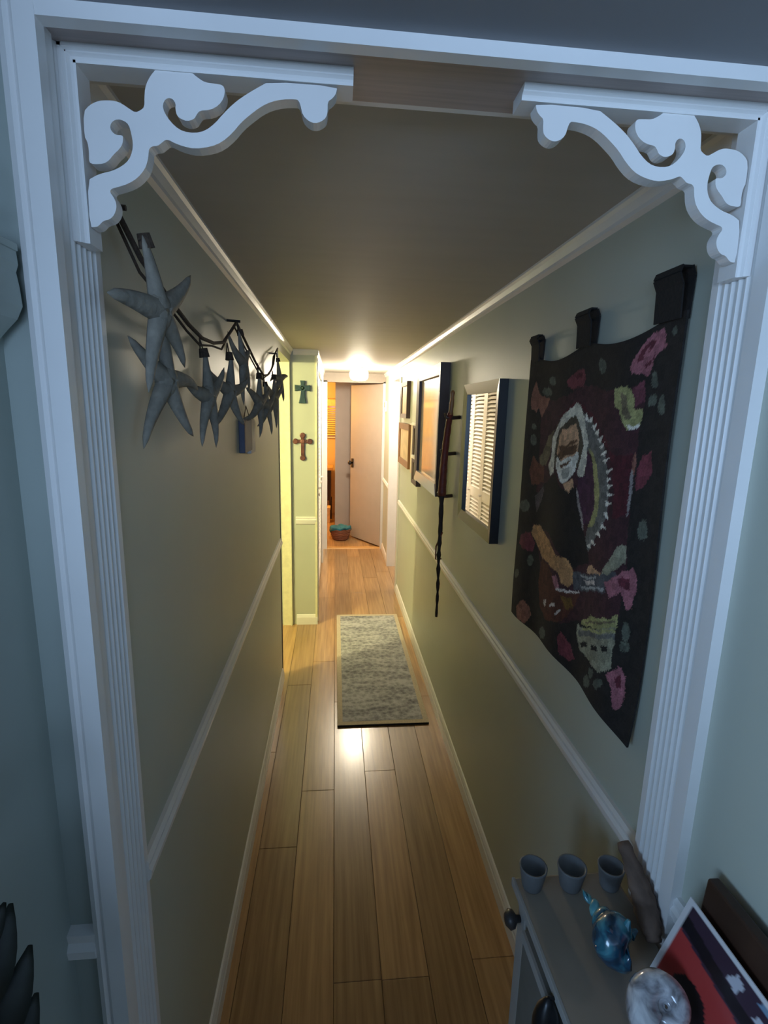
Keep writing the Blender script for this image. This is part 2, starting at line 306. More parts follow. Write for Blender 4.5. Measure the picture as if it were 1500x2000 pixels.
# woven picture: colour name and outline in thousandths of the cloth
TAP=[
('maroon',[(149,865),(354,868),(559,883),(703,876),(863,878),(872,806),(868,766),(867,717),(870,625),(854,552),(164,436),(166,677)]),
('maroon',[(148,525),(862,615),(865,520),(878,426),(871,290),(659,195),(495,119),(333,111),(247,297),(161,386)]),
('wine',[(727,709),(865,705),(859,553),(785,540),(766,638)]),
('wine',[(337,803),(439,837),(528,821),(613,792),(688,752),(733,709),(688,732),(582,792),(471,825),(372,797)]),
('grey',[(526,802),(584,784),(640,759),(689,727),(714,693),(731,647),(749,598),(753,535),(661,519),(657,586),(639,638),(609,681),(571,700),(545,754)]),
('grey',[(661,590),(746,600),(756,536),(715,492),(666,438),(647,411),(609,426),(625,474),(664,523)]),
('purple',[(573,692),(619,665),(645,625),(661,573),(661,519),(578,505),(530,556),(525,607),(577,624)]),
('purple',[(524,572),(655,589),(656,530),(622,485),(591,474),(558,520)]),
('lime',[(585,701),(624,695),(650,668),(672,628),(693,591),(691,551),(688,524),(655,518),(661,573),(640,630),(610,676)]),
('lime',[(658,589),(684,593),(690,559),(682,526),(654,488),(636,482),(623,480),(646,520),(664,550)]),
('shirt',[(351,610),(392,580),(464,550),(500,560),(516,586),(565,503),(164,436),(167,506),(225,561),(301,599)]),
('shirt',[(148,525),(510,571),(569,507),(596,452),(639,415),(655,379),(555,324),(475,334),(308,407),(168,401),(128,433)]),
('hairdk',[(326,779),(399,814),(490,808),(541,770),(569,711),(555,655),(479,614),(365,621),(305,654),(290,716)]),
('hair',[(463,828),(398,817),(355,797),(329,766),(294,735),(296,691),(272,641),(298,608),(332,615),(328,668),(340,724),(355,764),(420,791),(472,791),(518,753),(543,707),(535,681),(529,647),(517,612),(571,620),(575,657),(571,700),(579,722),(558,754),(529,792),(501,819)]),
('hairdk',[(356,761),(408,779),(467,786),(504,753),(531,698),(517,697),(483,746),(471,769),(380,761),(355,731),(340,687),(332,687),(338,730)]),
('skin',[(381,760),(478,767),(496,741),(511,708),(511,680),(467,662),(389,660),(351,678),(360,713),(360,743)]),
('shade',[(361,707),(393,710),(426,707),(454,714),(491,715),(500,707),(472,703),(435,698),(433,675),(411,670),(388,663),(357,673),(381,692)]),
('shade',[(435,698),(502,702),(500,679),(466,668),(433,675)]),
('beard',[(345,669),(390,657),(435,667),(475,663),(510,682),(521,669),(511,634),(482,602),(433,582),(388,598),(350,632)]),
('shade',[(384,646),(469,654),(464,645),(395,637)]),
('beardsh',[(404,633),(459,635),(458,606),(430,594),(400,615)]),
('skin',[(425,580),(491,594),(501,572),(472,551),(442,562)]),
('strap',[(516,583),(537,557),(568,518),(578,505),(558,502),(536,533)]),
('strap',[(517,571),(555,533),(576,505),(599,469),(596,452),(574,485),(543,523)]),
('sleeve',[(225,561),(201,535),(155,512),(181,452),(214,485),(240,540)]),
('drab',[(312,766),(247,740),(212,693),(171,657),(189,625),(245,636),(280,684),(294,735)]),
('arm',[(163,400),(229,409),(282,395),(355,367),(424,337),(475,334),(410,288),(286,300),(205,337),(154,370)]),
('arm',[(410,288),(466,336),(520,342),(557,318),(559,279),(526,257),(487,252),(466,271),(437,286)]),
('guitar',[(277,298),(386,278),(446,249),(469,224),(614,263),(586,199),(495,119),(376,92),(301,118),(267,215)]),
('fret',[(557,318),(612,330),(745,370),(828,400),(841,391),(782,361),(789,332),(612,274),(571,262),(555,296)]),
('fretln',[(607,322),(718,355),(725,351),(622,319)]),
('fretln',[(615,290),(775,342),(777,334),(623,284)]),
('pale',[(630,315),(709,341),(715,331),(664,313)]),
('pale',[(444,221),(613,270),(614,264),(470,219)]),
('pink',[(408,261),(440,273),(483,235),(452,222)]),
('pale',[(343,150),(377,165),(374,139),(347,134)]),
('pale',[(410,160),(455,177),(458,166),(417,152)]),
('pale',[(464,140),(499,169),(507,169),(477,138)]),
('brass',[(489,211),(563,231),(585,205),(544,184)]),
('skin',[(650,370),(681,378),(720,371),(750,374),(746,367),(687,354),(649,349)]),
('net',[(822,467),(871,478),(871,434),(836,410),(798,387),(750,374),(763,391),(793,432)]),
('lime',[(670,208),(717,233),(753,240),(795,261),(828,267),(865,293),(869,253),(850,243),(782,220),(724,201),(656,182),(652,195)]),
('drab',[(678,202),(754,232),(854,271),(856,264),(756,226),(679,196)]),
('net',[(627,171),(685,180),(864,255),(872,221),(868,174),(869,140),(820,106),(732,103),(654,104),(626,136)]),
('grey',[(640,159),(868,238),(871,226),(635,139)]),
('lime',[(666,177),(736,200),(865,249),(867,242),(754,198),(668,169)]),
('shirt',[(658,127),(712,149),(715,133),(671,115)]),
('shirt',[(738,155),(779,170),(786,159),(750,144)]),
('shirt',[(802,181),(840,193),(843,179),(814,166)]),
('lime',[(713,879),(778,885),(801,870),(821,845),(828,820),(871,810),(867,771),(816,767),(781,790),(757,825),(723,836)]),
('drab',[(747,868),(779,862),(796,829),(829,793),(793,802),(766,830)]),
('beard',[(802,788),(829,774),(860,779),(867,769),(816,767)]),
('dullrose',[(805,874),(863,880),(871,828),(831,824),(815,852)]),
('beard',[(542,808),(535,783),(567,784)]),
('beard',[(590,796),(557,781),(586,775)]),
('beard',[(622,782),(588,766),(615,760)]),
('beard',[(643,769),(618,752),(647,749)]),
('beard',[(676,757),(641,741),(666,735)]),
('beard',[(692,737),(658,724),(682,718)]),
('beard',[(719,718),(678,702),(701,696)]),
('beard',[(736,697),(691,683),(710,676)]),
('beard',[(759,669),(716,661),(731,651)]),
('beard',[(760,643),(724,642),(733,631)]),
('beard',[(772,626),(729,623),(737,612)]),
('beard',[(778,603),(736,602),(740,591)]),
('beard',[(776,578),(743,580),(744,568)]),
('beard',[(769,576),(735,578),(738,564)]),
('beard',[(770,535),(747,550),(729,536)]),
('beard',[(757,500),(726,513),(709,498)]),
('beard',[(726,470),(705,486),(682,472)]),
('beard',[(697,442),(674,456),(653,441)]),
('beard',[(663,424),(655,440),(627,425)]),
('rose',[(786,927),(799,952),(844,977),(882,985),(915,986),(926,950),(939,936),(904,938),(891,921),(881,893),(865,889),(825,904),(797,911)]),
('rosedk',[(818,948),(834,959),(862,971),(887,965),(874,949),(856,939),(834,930),(818,933)]),
('rose',[(843,951),(861,961),(859,941),(840,934)]),
('rosedk',[(844,918),(881,924),(893,941),(891,921),(860,910)]),
('rosered',[(373,919),(430,932),(496,925),(516,900),(502,874),(436,879),(385,901)]),
('wine',[(441,918),(484,918),(494,904),(452,903)]),
('roseor',[(40,845),(50,892),(75,918),(116,880),(234,869),(165,803),(128,830),(103,807),(52,821)]),
('rosebr',[(81,591),(109,653),(166,637),(228,628),(231,575),(115,545)]),
('rosered',[(873,672),(897,705),(930,712),(942,660),(915,628),(881,620)]),
('roseor',[(861,712),(867,694),(865,648),(850,670),(850,697)]),
('strap',[(850,670),(869,648),(865,589),(854,552),(847,551),(854,612)]),
('rosered',[(48,334),(144,368),(195,335),(183,300),(85,281),(44,302)]),
('rose',[(777,357),(840,393),(906,431),(925,414),(930,372),(922,328),(899,320),(871,351),(814,323)]),
('rosedk',[(843,384),(894,401),(901,373),(858,365)]),
('roseor',[(72,41),(143,96),(204,82),(228,53),(177,8),(96,-3)]),
('rosered',[(506,75),(523,105),(584,88),(634,60),(598,30),(517,32)]),
('rose',[(851,116),(907,172),(939,157),(948,121),(940,68),(913,54),(888,95)]),
('rosedk',[(894,132),(918,155),(926,121),(907,112)]),
('leaf',[(647,938),(642,925),(623,920),(601,928),(588,943),(594,957),(613,961),(635,953)]),
('leaf',[(921,874),(920,859),(911,853),(899,860),(891,876),(891,891),(901,897),(913,890)]),
('leaf',[(924,829),(920,819),(907,815),(892,820),(883,830),(887,839),(900,843),(916,838)]),
('leaf',[(962,810),(962,792),(954,785),(942,792),(933,810),(933,828),(942,835),(954,827)]),
('leaf',[(972,961),(970,955),(962,953),(953,957),(948,964),(950,970),(958,972),(967,968)]),
('leaf',[(281,928),(273,918),(249,915),(222,921),(209,933),(217,943),(242,946),(268,940)]),
('leaf',[(255,890),(242,880),(204,876),(162,883),(142,895),(156,906),(196,908),(237,902)]),
('leaf',[(132,709),(127,695),(106,688),(82,693),(69,707),(75,722),(96,729),(120,723)]),
('leaf',[(121,756),(115,749),(97,746),(77,748),(68,755),(74,763),(92,766),(111,763)]),
('leaf',[(113,463),(101,446),(63,433),(21,433),(0,446),(14,464),(53,476),(93,476)]),
('leaf',[(111,456),(102,439),(72,428),(39,429),(21,442),(31,459),(62,470),(94,469)]),
('leaf',[(196,267),(193,248),(177,237),(156,239),(144,254),(148,273),(165,285),(185,282)]),
('leaf',[(74,183),(69,168),(50,156),(27,156),(15,167),(21,182),(40,193),(62,193)]),
('leaf',[(950,532),(949,512),(936,502),(918,506),(907,524),(909,544),(923,554),(940,549)]),
('leaf',[(928,273),(927,253),(916,240),(901,243),(891,259),(892,279),(904,292),(918,289)]),
('leaf',[(399,47),(392,27),(367,9),(338,5),(323,17),(330,38),(356,55),(384,59)]),
('leaf',[(764,50),(760,34),(743,19),(724,16),(713,26),(717,43),(734,57),(753,60)]),
('leaf',[(850,88),(843,74),(823,59),(800,52),(789,58),(795,73),(816,88),(838,94)]),
('leaf',[(785,90),(782,77),(769,66),(754,63),(745,71),(748,84),(762,95),(777,97)]),
('leaf',[(938,237),(933,225),(918,214),(901,211),(892,218),(896,230),(912,241),(929,243)]),
]
# ------------------------------------------------------------------ fretwork brackets in the opening
def bracket(side, label):
    root = empty('fretwork_bracket', ((-.318 if side > 0 else .570), .72, 1.894), label, 'bracket', 'fretwork corner brackets')
    bx = -.318 if side > 0 else .570
    def X(d): return bx+side*d
    # moulding profile across (depth y, drop d): stepped ogee
    prof = [(.706, 0), (.706, .004), (.709, .0065), (.709, .008), (.7125, .0105), (.714, .013), (.714, .016), (.748, .016), (.748, 0)]
    MB().prism([(y, 2.104-d) for y, d in prof], 'x', X(.0), X(.338)).build('head_moulding', M_WHITE, root)
    MB().prism([(X(d), y) for y, d in prof], 'z', 1.894, 2.1035).build('side_moulding', M_WHITE, root)
    pts = chaikin([(X(a/1e4), 2.104-b/1e4) for a, b in FRET])
    MB().prism(pts, 'y', .716, .735).build('fretwork', M_WHITE, root)
    return root
bracket(1, 'white scrolled fretwork corner bracket above the starfish side of the opening')
bracket(-1, 'white scrolled fretwork corner bracket above the tapestry side of the opening')

# ------------------------------------------------------------------ ceiling lamp
M_GLOBE = mat('lit_opal_glass', (255, 250, 240), .4, var=0, emit=(1.0, .88, .67), estr=218.0)
M_BRASS = mat('lamp_base_enamel', (214, 206, 186), .35, var=.03)
def lamp(loc, label):
    root = empty('ceiling_lamp', loc, label, 'lamp')
    MB().lathe([(.0, 0), (.080, 0), (.082, -.008), (.078, -.024), (.0, -.026)], 32, loc).build('base', M_BRASS, root, smooth=True)
    MB().lathe([(.0, -.024), (.072, -.024), (.084, -.034), (.092, -.055), (.092, -.085), (.084, -.108), (.066, -.122), (.03, -.129), (.0, -.130)], 32, loc).build('glass_shade', M_GLOBE, root, smooth=True)
    return root
lamp((.236, 5.32, ZC), 'lit drum-shaped opal glass lamp on the hallway ceiling')
def bulb(name, loc, col, power, r=.06):
    l = bpy.data.lights.new(name, 'POINT'); l.color = col; l.energy = power; l.shadow_soft_size = r
    o = bpy.data.objects.new(name, l); C.objects.link(o); o.location = loc; return o
# lamps of the side passage and of the end room (out of the picture, round corners)
bulb('passage_bulb', (-1.45, 2.52, 2.02), (1.0, .89, .40), 145.0, .05)
bulb('far_room_fill', (1.15, 4.75, 1.85), (1.0, .86, .66), 26.0, .07)  # unseen fill light added to brighten the far jamb and floor
bulb('end_room_bulb', (-.85, 7.55, 1.75), (1.0, .52, .12), 80.0, .08)

# ------------------------------------------------------------------ runner
rug = empty('runner_rug', (.27, 3.28, 0), 'grey distressed runner with a cream border on the plank floor', 'rug')
def rug_mat():
    m = bpy.data.materials.new('distressed_pile'); m.use_nodes = True; nt = m.node_tree; b = nt.nodes['Principled BSDF']; L = nt.links.new
    tc = nt.nodes.new('ShaderNodeTexCoord')
    mp = nt.nodes.new('ShaderNodeMapping'); mp.inputs['Scale'].default_value = (2.5, 9, 1); L(tc.outputs['Object'], mp.inputs[0])
    n1 = nt.nodes.new('ShaderNodeTexNoise'); n1.inputs['Scale'].default_value = 1.3; n1.inputs['Detail'].default_value = 5; n1.inputs['Roughness'].default_value = .7; L(mp.outputs[0], n1.inputs['Vector'])
    n2 = nt.nodes.new('ShaderNodeTexVoronoi'); n2.inputs['Scale'].default_value = 34; L(tc.outputs['Object'], n2.inputs['Vector'])
    n3 = nt.nodes.new('ShaderNodeTexNoise'); n3.inputs['Scale'].default_value = 90; n3.inputs['Detail'].default_value = 3; L(tc.outputs['Object'], n3.inputs['Vector'])
    a = nt.nodes.new('ShaderNodeMath'); a.operation = 'MULTIPLY_ADD'; L(n2.outputs['Distance'], a.inputs[0]); a.inputs[1].default_value = .35; L(n1.outputs['Fac'], a.inputs[2])
    a2 = nt.nodes.new('ShaderNodeMath'); a2.operation = 'MULTIPLY_ADD'; L(n3.outputs['Fac'], a2.inputs[0]); a2.inputs[1].default_value = .35; L(a.outputs[0], a2.inputs[2])
    rp = nt.nodes.new('ShaderNodeValToRGB'); e = rp.color_ramp.elements; e[0].position = .52; e[1].position = 1.0
    e[0].color = (*lin((92, 92, 98)), 1); e[1].color = (*lin((188, 188, 194)), 1); k = e.new(.72); k.color = (*lin((134, 134, 140)), 1)
    L(a2.outputs[0], rp.inputs[0]); L(rp.outputs[0], b.inputs['Base Color']); b.inputs['Roughness'].default_value = .95
    bp = nt.nodes.new('ShaderNodeBump'); bp.inputs['Strength'].default_value = .5; bp.inputs['Distance'].default_value = .003; L(n3.outputs['Fac'], bp.inputs['Height']); L(bp.outputs[0], b.inputs['Normal'])
    return m
MB().box(.020, .524, 2.512, 4.05, .0005, .010).build('backing', mat('rug_backing', (52, 46, 42), .9), rug)
MB().box(.048, .496, 2.545, 4.018, .010, .0125).build('field', rug_mat(), rug)
b_ = MB(); x0, x1, y0, y1 = .019, .525, 2.514, 4.051
b_.box(x0, x1, y0, y0+.032, .0095, .0118).box(x0, x1, y1-.032, y1, .0095, .0118).box(x0, x0+.029, y0+.032, y1-.032, .0095, .0118).box(x1-.029, x1, y0+.032, y1-.032, .0095, .0118)
b_.build('border', mat('cream_rug_border', (196, 182, 160), .95, var=.1, scale=120, bump=.4), rug)

# ------------------------------------------------------------------ tapestry on the picture wall
PAL = dict(bg=(34,31,30), maroon=(66,36,44), wine=(78,26,38), grey=(112,112,108), purple=(72,38,66), lime=(168,166,112), shirt=(28,26,26), hairdk=(84,74,58), hair=(222,218,200),
           skin=(206,164,128), shade=(104,74,50), beard=(238,234,220), beardsh=(168,166,156), strap=(150,142,140), sleeve=(92,82,84), drab=(118,106,82), arm=(190,144,98), guitar=(86,46,36),
           fret=(84,86,92), fretln=(176,178,178), pale=(206,196,190), pink=(170,112,122), brass=(110,80,34), net=(150,148,126), dullrose=(112,60,74), rose=(166,104,116), rosedk=(104,44,58),
           rosered=(116,54,66), roseor=(146,98,84), rosebr=(112,68,54), leaf=(92,98,88))
def paint(nu, nv, polys, pal, bg, weave=False):
    U, V = np.meshgrid(np.linspace(0, 1000, nu), np.linspace(0, 1000, nv), indexing='ij')
    if weave:
        rg = np.random.default_rng(3)
        U = U+rg.uniform(-2.5, 2.5, U.shape)+2.5*np.sin(V*.045+U*.02)+1.5*np.sin(V*.11)
        V = V+rg.uniform(-2.5, 2.5, V.shape)+2.5*np.sin(U*.05)+1.5*np.sin(U*.13+V*.03)
    col = np.empty((nu, nv, 4)); col[:] = (*lin(bg), 1)
    for cn, pp in polys:
        p = np.array(pp, float); ins = np.zeros(U.shape, bool); j = len(p)-1
        for i in range(len(p)):
            yi, yj = p[i,1], p[j,1]
            if yi != yj:
                cr = ((yi > V) != (yj > V)) & (U < (p[j,0]-p[i,0])*(V-yi)/(yj-yi)+p[i,0]); ins ^= cr
            j = i
        col[ins] = (*lin(pal[cn]), 1)
    return col
def picture(name, pos, col, m, parent, thick=.003, n=(-1, 0, 0)):
    # pos: (nu,nv,3) grid of front-face points
    nu, nv = col.shape[:2]; me = bpy.data.meshes.new(name); N = Vector(n)*thick
    off = Vector((0, 0, 0)); p = parent
    while p: off += Vector(p.location); p = p.parent
    F = pos.reshape(-1, 3)-np.array(off); B = F-np.array(N)
    vs = np.vstack([F, B]); k = nu*nv
    I = np.arange(k).reshape(nu, nv)
    q = np.stack([I[:-1,:-1], I[1:,:-1], I[1:,1:], I[:-1,1:]], -1).reshape(-1, 4)
    fs = [tuple(r) for r in q.tolist()]
    rim = list(I[:,0])+list(I[-1,1:])+list(I[-2::-1,-1])+list(I[0,-2:0:-1]); rim = [int(r) for r in rim]
    for a in range(len(rim)):
        r, s = rim[a], rim[(a+1) % len(rim)]; fs.append((s, r, r+k, s+k))
    fs += [tuple(r) for r in (q[:, ::-1]+k).tolist()]
    me.from_pydata(vs.tolist(), [], fs)
    ca = me.color_attributes.new('print', 'FLOAT_COLOR', 'POINT')
    ca.data.foreach_set('color', np.vstack([col.reshape(-1, 4)]*2).astype(np.float32).ravel())
    me.materials.append(m); o = bpy.data.objects.new(name, me); C.objects.link(o); o.parent = parent
    return o
TY0, TY1, TZ0, TZ1 = 1.520, .840, 1.075, 1.875
tap = empty('wall_tapestry', (XR-.012, 1.18, TZ0), 'woven black tapestry of a bearded guitarist among roses, hung by cloth loops', 'tapestry')
NU, NV = 300, 340
col = paint(NU, NV, TAP, PAL, PAL['bg'], True)
rg = np.random.default_rng(8); cs = rg.uniform(.72, 1.22, (NU, NV, 1)); blot = rg.uniform(.75, 1.25, (NU//6+2, NV//6+2)); blot = np.kron(blot, np.ones((6, 6)))[:NU, :NV, None]
col[:,:,:3] = np.clip(col[:,:,:3]*cs*blot, 0, 1)
u = np.linspace(0, 1, NU)[:,None]; v = np.linspace(0, 1, NV)[None,:]
loops = (.065, .50, .945)
def sag(u):
    # hem hangs in swags between the three loops
    s = np.zeros_like(u)
    for a, b in zip(loops[:-1], loops[1:]):
        t = np.clip((u-a)/(b-a), 0, 1); s += np.where((u >= a) & (u <= b), np.sin(np.pi*t)**1.0, 0)
    return s
pos = np.zeros((NU, NV, 3))
top = TZ1-.022*sag(u)-.018*(1-u)
bot = TZ0+.012*np.sin(u*np.pi*1.1)-.006+0*v
pos[:,:,1] = TY0+(TY1-TY0)*u+.006*np.sin(v*7)*(1-u)
pos[:,:,2] = bot+(top-bot)*v
pos[:,:,0] = XR-.014-.0045*np.sin(u*17+v*2)*(.3+.7*(1-v))-.002*np.cos(v*9)-.008*np.clip(1-v*5, 0, 1)**2*np.clip(u*3-2, 0, 1)
cloth = picture('cloth', pos, col, vcol_mat('woven_tapestry', .95, .22, 420), tap, .004)
M_LOOP = mat('black_loop_cloth', (24, 22, 22), .95, var=.2, scale=150, bump=.3)
for lu, w_, h_ in ((loops[0], .028, .058), (loops[1], .033, .066), (loops[2], .036, .070)):
    yc = TY0+(TY1-TY0)*lu; zt = TZ1-.018*(1-lu)
    path = [(XR-.020, zt-.012), (XR-.022, zt+h_*.6), (XR-.030, zt+h_*.85), (XR-.026, zt+h_), (XR-.012, zt+h_), (XR-.006, zt+h_*.8), (XR-.008, zt-.012)]
    outer = path; inner = [(XR-.012, zt-.010), (XR-.013, zt+h_*.6), (XR-.022, zt+h_*.84), (XR-.0225, zt+h_-.006), (XR-.015, zt+h_-.006), (XR-.011, zt+h_*.78), (XR-.0115, zt-.010)][::-1]
    m_ = MB(); n_ = len(path)
    strip = [(x, z) for x, z in path]
    for i in range(n_-1):
        (xa, za), (xb, zb) = strip[i], strip[i+1]
        m_.add([(xa, yc-w_, za), (xa, yc+w_, za), (xb, yc+w_, zb), (xb, yc-w_, zb)], [(0, 1, 2, 3)])
    o = m_.build('hanging_loop', M_LOOP, tap); sd = o.modifiers.new('cloth', 'SOLIDIFY'); sd.thickness = .003
for lu in loops:
    yc = TY0+(TY1-TY0)*lu; zn = TZ1-.018*(1-lu)+.046
    MB().tube([(XR, yc, zn+.002), (XR-.022, yc, zn)], .004, 8).build('nail', M_BLACK, tap)

# ------------------------------------------------------------------ framed things on the picture wall
def frame_bars(mb, y0, y1, z0, z1, xb, xf, w, sides='tblr', bev=.006):
    # bars with a sloping inner edge, front towards -x
    def bar(pts_outer, pts_inner):
        (a, b), (c, d) = pts_outer, pts_inner
        v = [(xb, *a), (xb, *b), (xb, *d), (xb, *c), (xf, *a), (xf, *b), (xf+bev, *d), (xf+bev, *c)]
        mb.add(v, [(0,1,2,3), (4,7,6,5), (0,4,5,1), (2,6,7,3), (0,3,7,4), (1,5,6,2)])
    O = {'bl': (y0, z0), 'br': (y1, z0), 'tl': (y0, z1), 'tr': (y1, z1)}; I = {'bl': (y0+w, z0+w), 'br': (y1-w, z0+w), 'tl': (y0+w, z1-w), 'tr': (y1-w, z1-w)}
    for s_, a, b in (('t', 'tl', 'tr'), ('b', 'bl', 'br'), ('l', 'bl', 'tl'), ('r', 'br', 'tr')):
        if s_ in sides: bar((O[a], O[b]), (I[a], I[b]))
    return mb
def framed(name, label, cat, y0, y1, z0, z1, depth, w, m_frame, pane=None, pane_name='pane', group=None, sides='tblr'):
    root = empty(name, (XR, (y0+y1)/2, z0), label, cat, group)
    frame_bars(MB(), y0, y1, z0, z1, XR-.001, XR-depth, w, sides).build('frame', m_frame, root)
    if pane: MB().box(XR-depth*.55, XR-.002, y0+w*.9, y1-w*.9, z0+w*.9, z1-w*.9).build(pane_name, pane, root)
    return root
framed('wall_mirror', 'black-framed wall mirror beside the tapestry reflecting louvred doors', 'mirror', 1.745, 2.235, 1.236, 1.817, .034, .042, M_BLACK, M_MIRROR, 'mirror_glass')
big = framed('large_picture_frame', 'tall dark frame with a pale glint painted on its lower rail and beige print, beyond the walking stick', 'picture', 2.675, 3.44, 1.252, 1.952, .052, .060, M_DKBROWN, mat('beige_parchment_under_glass', (206, 188, 162), .35, var=.14, scale=7, coat=1.0), 'print', sides='tlr')
tag(frame_bars(MB(), 2.675, 3.44, 1.252, 1.952, XR-.001, XR-.054, .060, 'b').build('lower_rail', mat('painted_daylight_glint', (222, 234, 250), .15, var=.01), big), 'lower rail with a painted pale blue-white glint')  # bottom bar coloured pale blue to imitate reflected daylight
M_TAN = mat('tan_print', (196, 168, 130), .6, var=.18, scale=14)
M_PINKPAPER = mat('pinkish_paper', (214, 196, 180), .7, var=.06, scale=14)
framed('small_picture_frame', 'small narrow brown frame hung highest at the far end', 'picture', 4.075, 4.47, 1.645, 1.935, .032, .035, M_DKBROWN, M_TAN, 'print')
framed('brown_picture_frame', 'light brown wooden frame with a tan print, lowest at the far end', 'picture', 3.925, 4.55, 1.257, 1.602, .030, .05, M_BROWN, M_TAN, 'print')
r_ = empty('paper_panel', (XR, 3.80, 1.235), 'pinkish unframed panel between the brown frame and the divided frame', 'panel')
MB().box(XR-.012, XR-.001, 3.705, 3.918, 1.235, 1.600).build('board', M_PINKPAPER, r_, bevel=.002)
MB().box(XR-.024, XR-.001, 3.700, 3.922, 1.600, 1.612).build('top_ledge', M_WHITE, r_, bevel=.002)
framed('black_picture_frame', 'thin black frame half hidden behind the tall dark frame', 'picture', 3.455, 3.60, 1.650, 1.890, .016, .012, M_BLACK, M_TAN, 'print')
d = framed('divided_picture_frame', 'dark two-part frame with white ledges below the thin black frame', 'picture', 3.455, 3.690, 1.190, 1.610, .034, .028, M_DKBROWN, mat('pale_grey_mat_board', (206, 208, 202), .6, var=.03), 'mat_board')
for zz in (1.602, 1.372): MB().box(XR-.042, XR-.002, 3.47, 3.68, zz, zz+.022).build('ledge', M_WHITE, d, bevel=.003)
MB().box(XR-.034, XR-.002, 3.47, 3.68, 1.345, 1.371).build('cross_bar', M_DKBROWN, d)

# walking stick on two pegs
st = empty('walking_stick', (.535, 2.49, .64), 'gnarled dark walking stick with reddish grip hung between the mirror and the tall frame', 'walking stick')
path = catmull([(.535, 2.497, .64), (.537, 2.500, .80), (.533, 2.494, .98), (.537, 2.502, 1.12), (.534, 2.495, 1.30)], 7)
rr = [.0065+.0065*i/len(path)+.0022*math.sin(i*1.9)+.0012*math.sin(i*4.1) for i in range(len(path))]
MB().tube(path, rr, 9).build('shaft', mat('dark_bark', (40, 28, 22), .7, var=.4, scale=70, bump=.6), st, smooth=True)
path = catmull([(.534, 2.495, 1.29), (.533, 2.482, 1.40), (.534, 2.462, 1.52), (.537, 2.430, 1.64), (.540, 2.405, 1.70)], 6)
MB().tube(path, [.021-.008*i/len(path)+.001*math.sin(i*2) for i in range(len(path))], 10).build('grip', mat('reddish_leather', (104, 44, 34), .45, var=.25, scale=50, bump=.3), st, smooth=True)
path = catmull([(.540, 2.405, 1.69), (.542, 2.398, 1.75), (.545, 2.402, 1.80)], 5)
MB().tube(path, [.012, .011, .010, .011, .011, .010, .009, .008, .009, .011, .006][:len(path)], 9).build('tip', M_BROWN, st, smooth=True)
for (yy, zz) in ((2.412, 1.690), (2.470, 1.515), (2.497, 1.300)):
    MB().tube([(XR, yy, zz-.012), (.545, yy, zz-.016), (.522, yy, zz-.014), (.514, yy, zz+.006)], [.009, .009, .009, .006], 8).build('wall_peg', M_DKBROWN, st, smooth=True)
MB().tube([(.545, 2.488, 1.10), (.520, 2.512, 1.02), (.522, 2.516, .95), (.545, 2.49, .96)], .004, 6).build('wrist_strap', mat('reddish_leather', (104, 44, 34), .45), st, smooth=True)

# ------------------------------------------------------------------ starfish garland
rope_pts = [(-.300, .79, 1.965), (-.292, .86, 1.915), (-.286, .98, 1.877), (-.288, 1.09, 1.857), (-.286, 1.18, 1.844), (-.288, 1.30, 1.848), (-.286, 1.40, 1.862), (-.292, 1.55, 1.915), (-.300, 1.665, 1.952),
            (-.292, 1.80, 1.905), (-.287, 1.96, 1.858), (-.288, 2.16, 1.828), (-.290, 2.30, 1.838), (-.290, 2.42, 1.866), (-.293, 2.55, 1.905), (-.302, 2.68, 1.962), (-.310, 2.90, 2.015)]
g = empty('twine_garland', (-.30, 1.665, 1.83), 'dark twine strung along the wall carrying the starfish', 'garland')
MB().tube([Vector(p) for p in rope_pts], .0042, 7).build('twine', M_ROPE, g, smooth=True)
MB().tube([Vector(p)+Vector((-.008, .012, -.012*math.sin(i*1.3)**2-.004)) for i, p in enumerate(rope_pts)], .0026, 6).build('shadow_strand', M_ROPE, g, smooth=True)  # thinner strand built to stand for the twine's shadow
for p in ((-.300, 1.665, 1.955), (-.302, 2.68, 1.965), (-.300, .80, 1.965)):
    MB().tube([(XL, p[1], p[2]+.002), (p[0]+.012, p[1], p[2])], .004, 7).build('nail', M_BLACK, g)
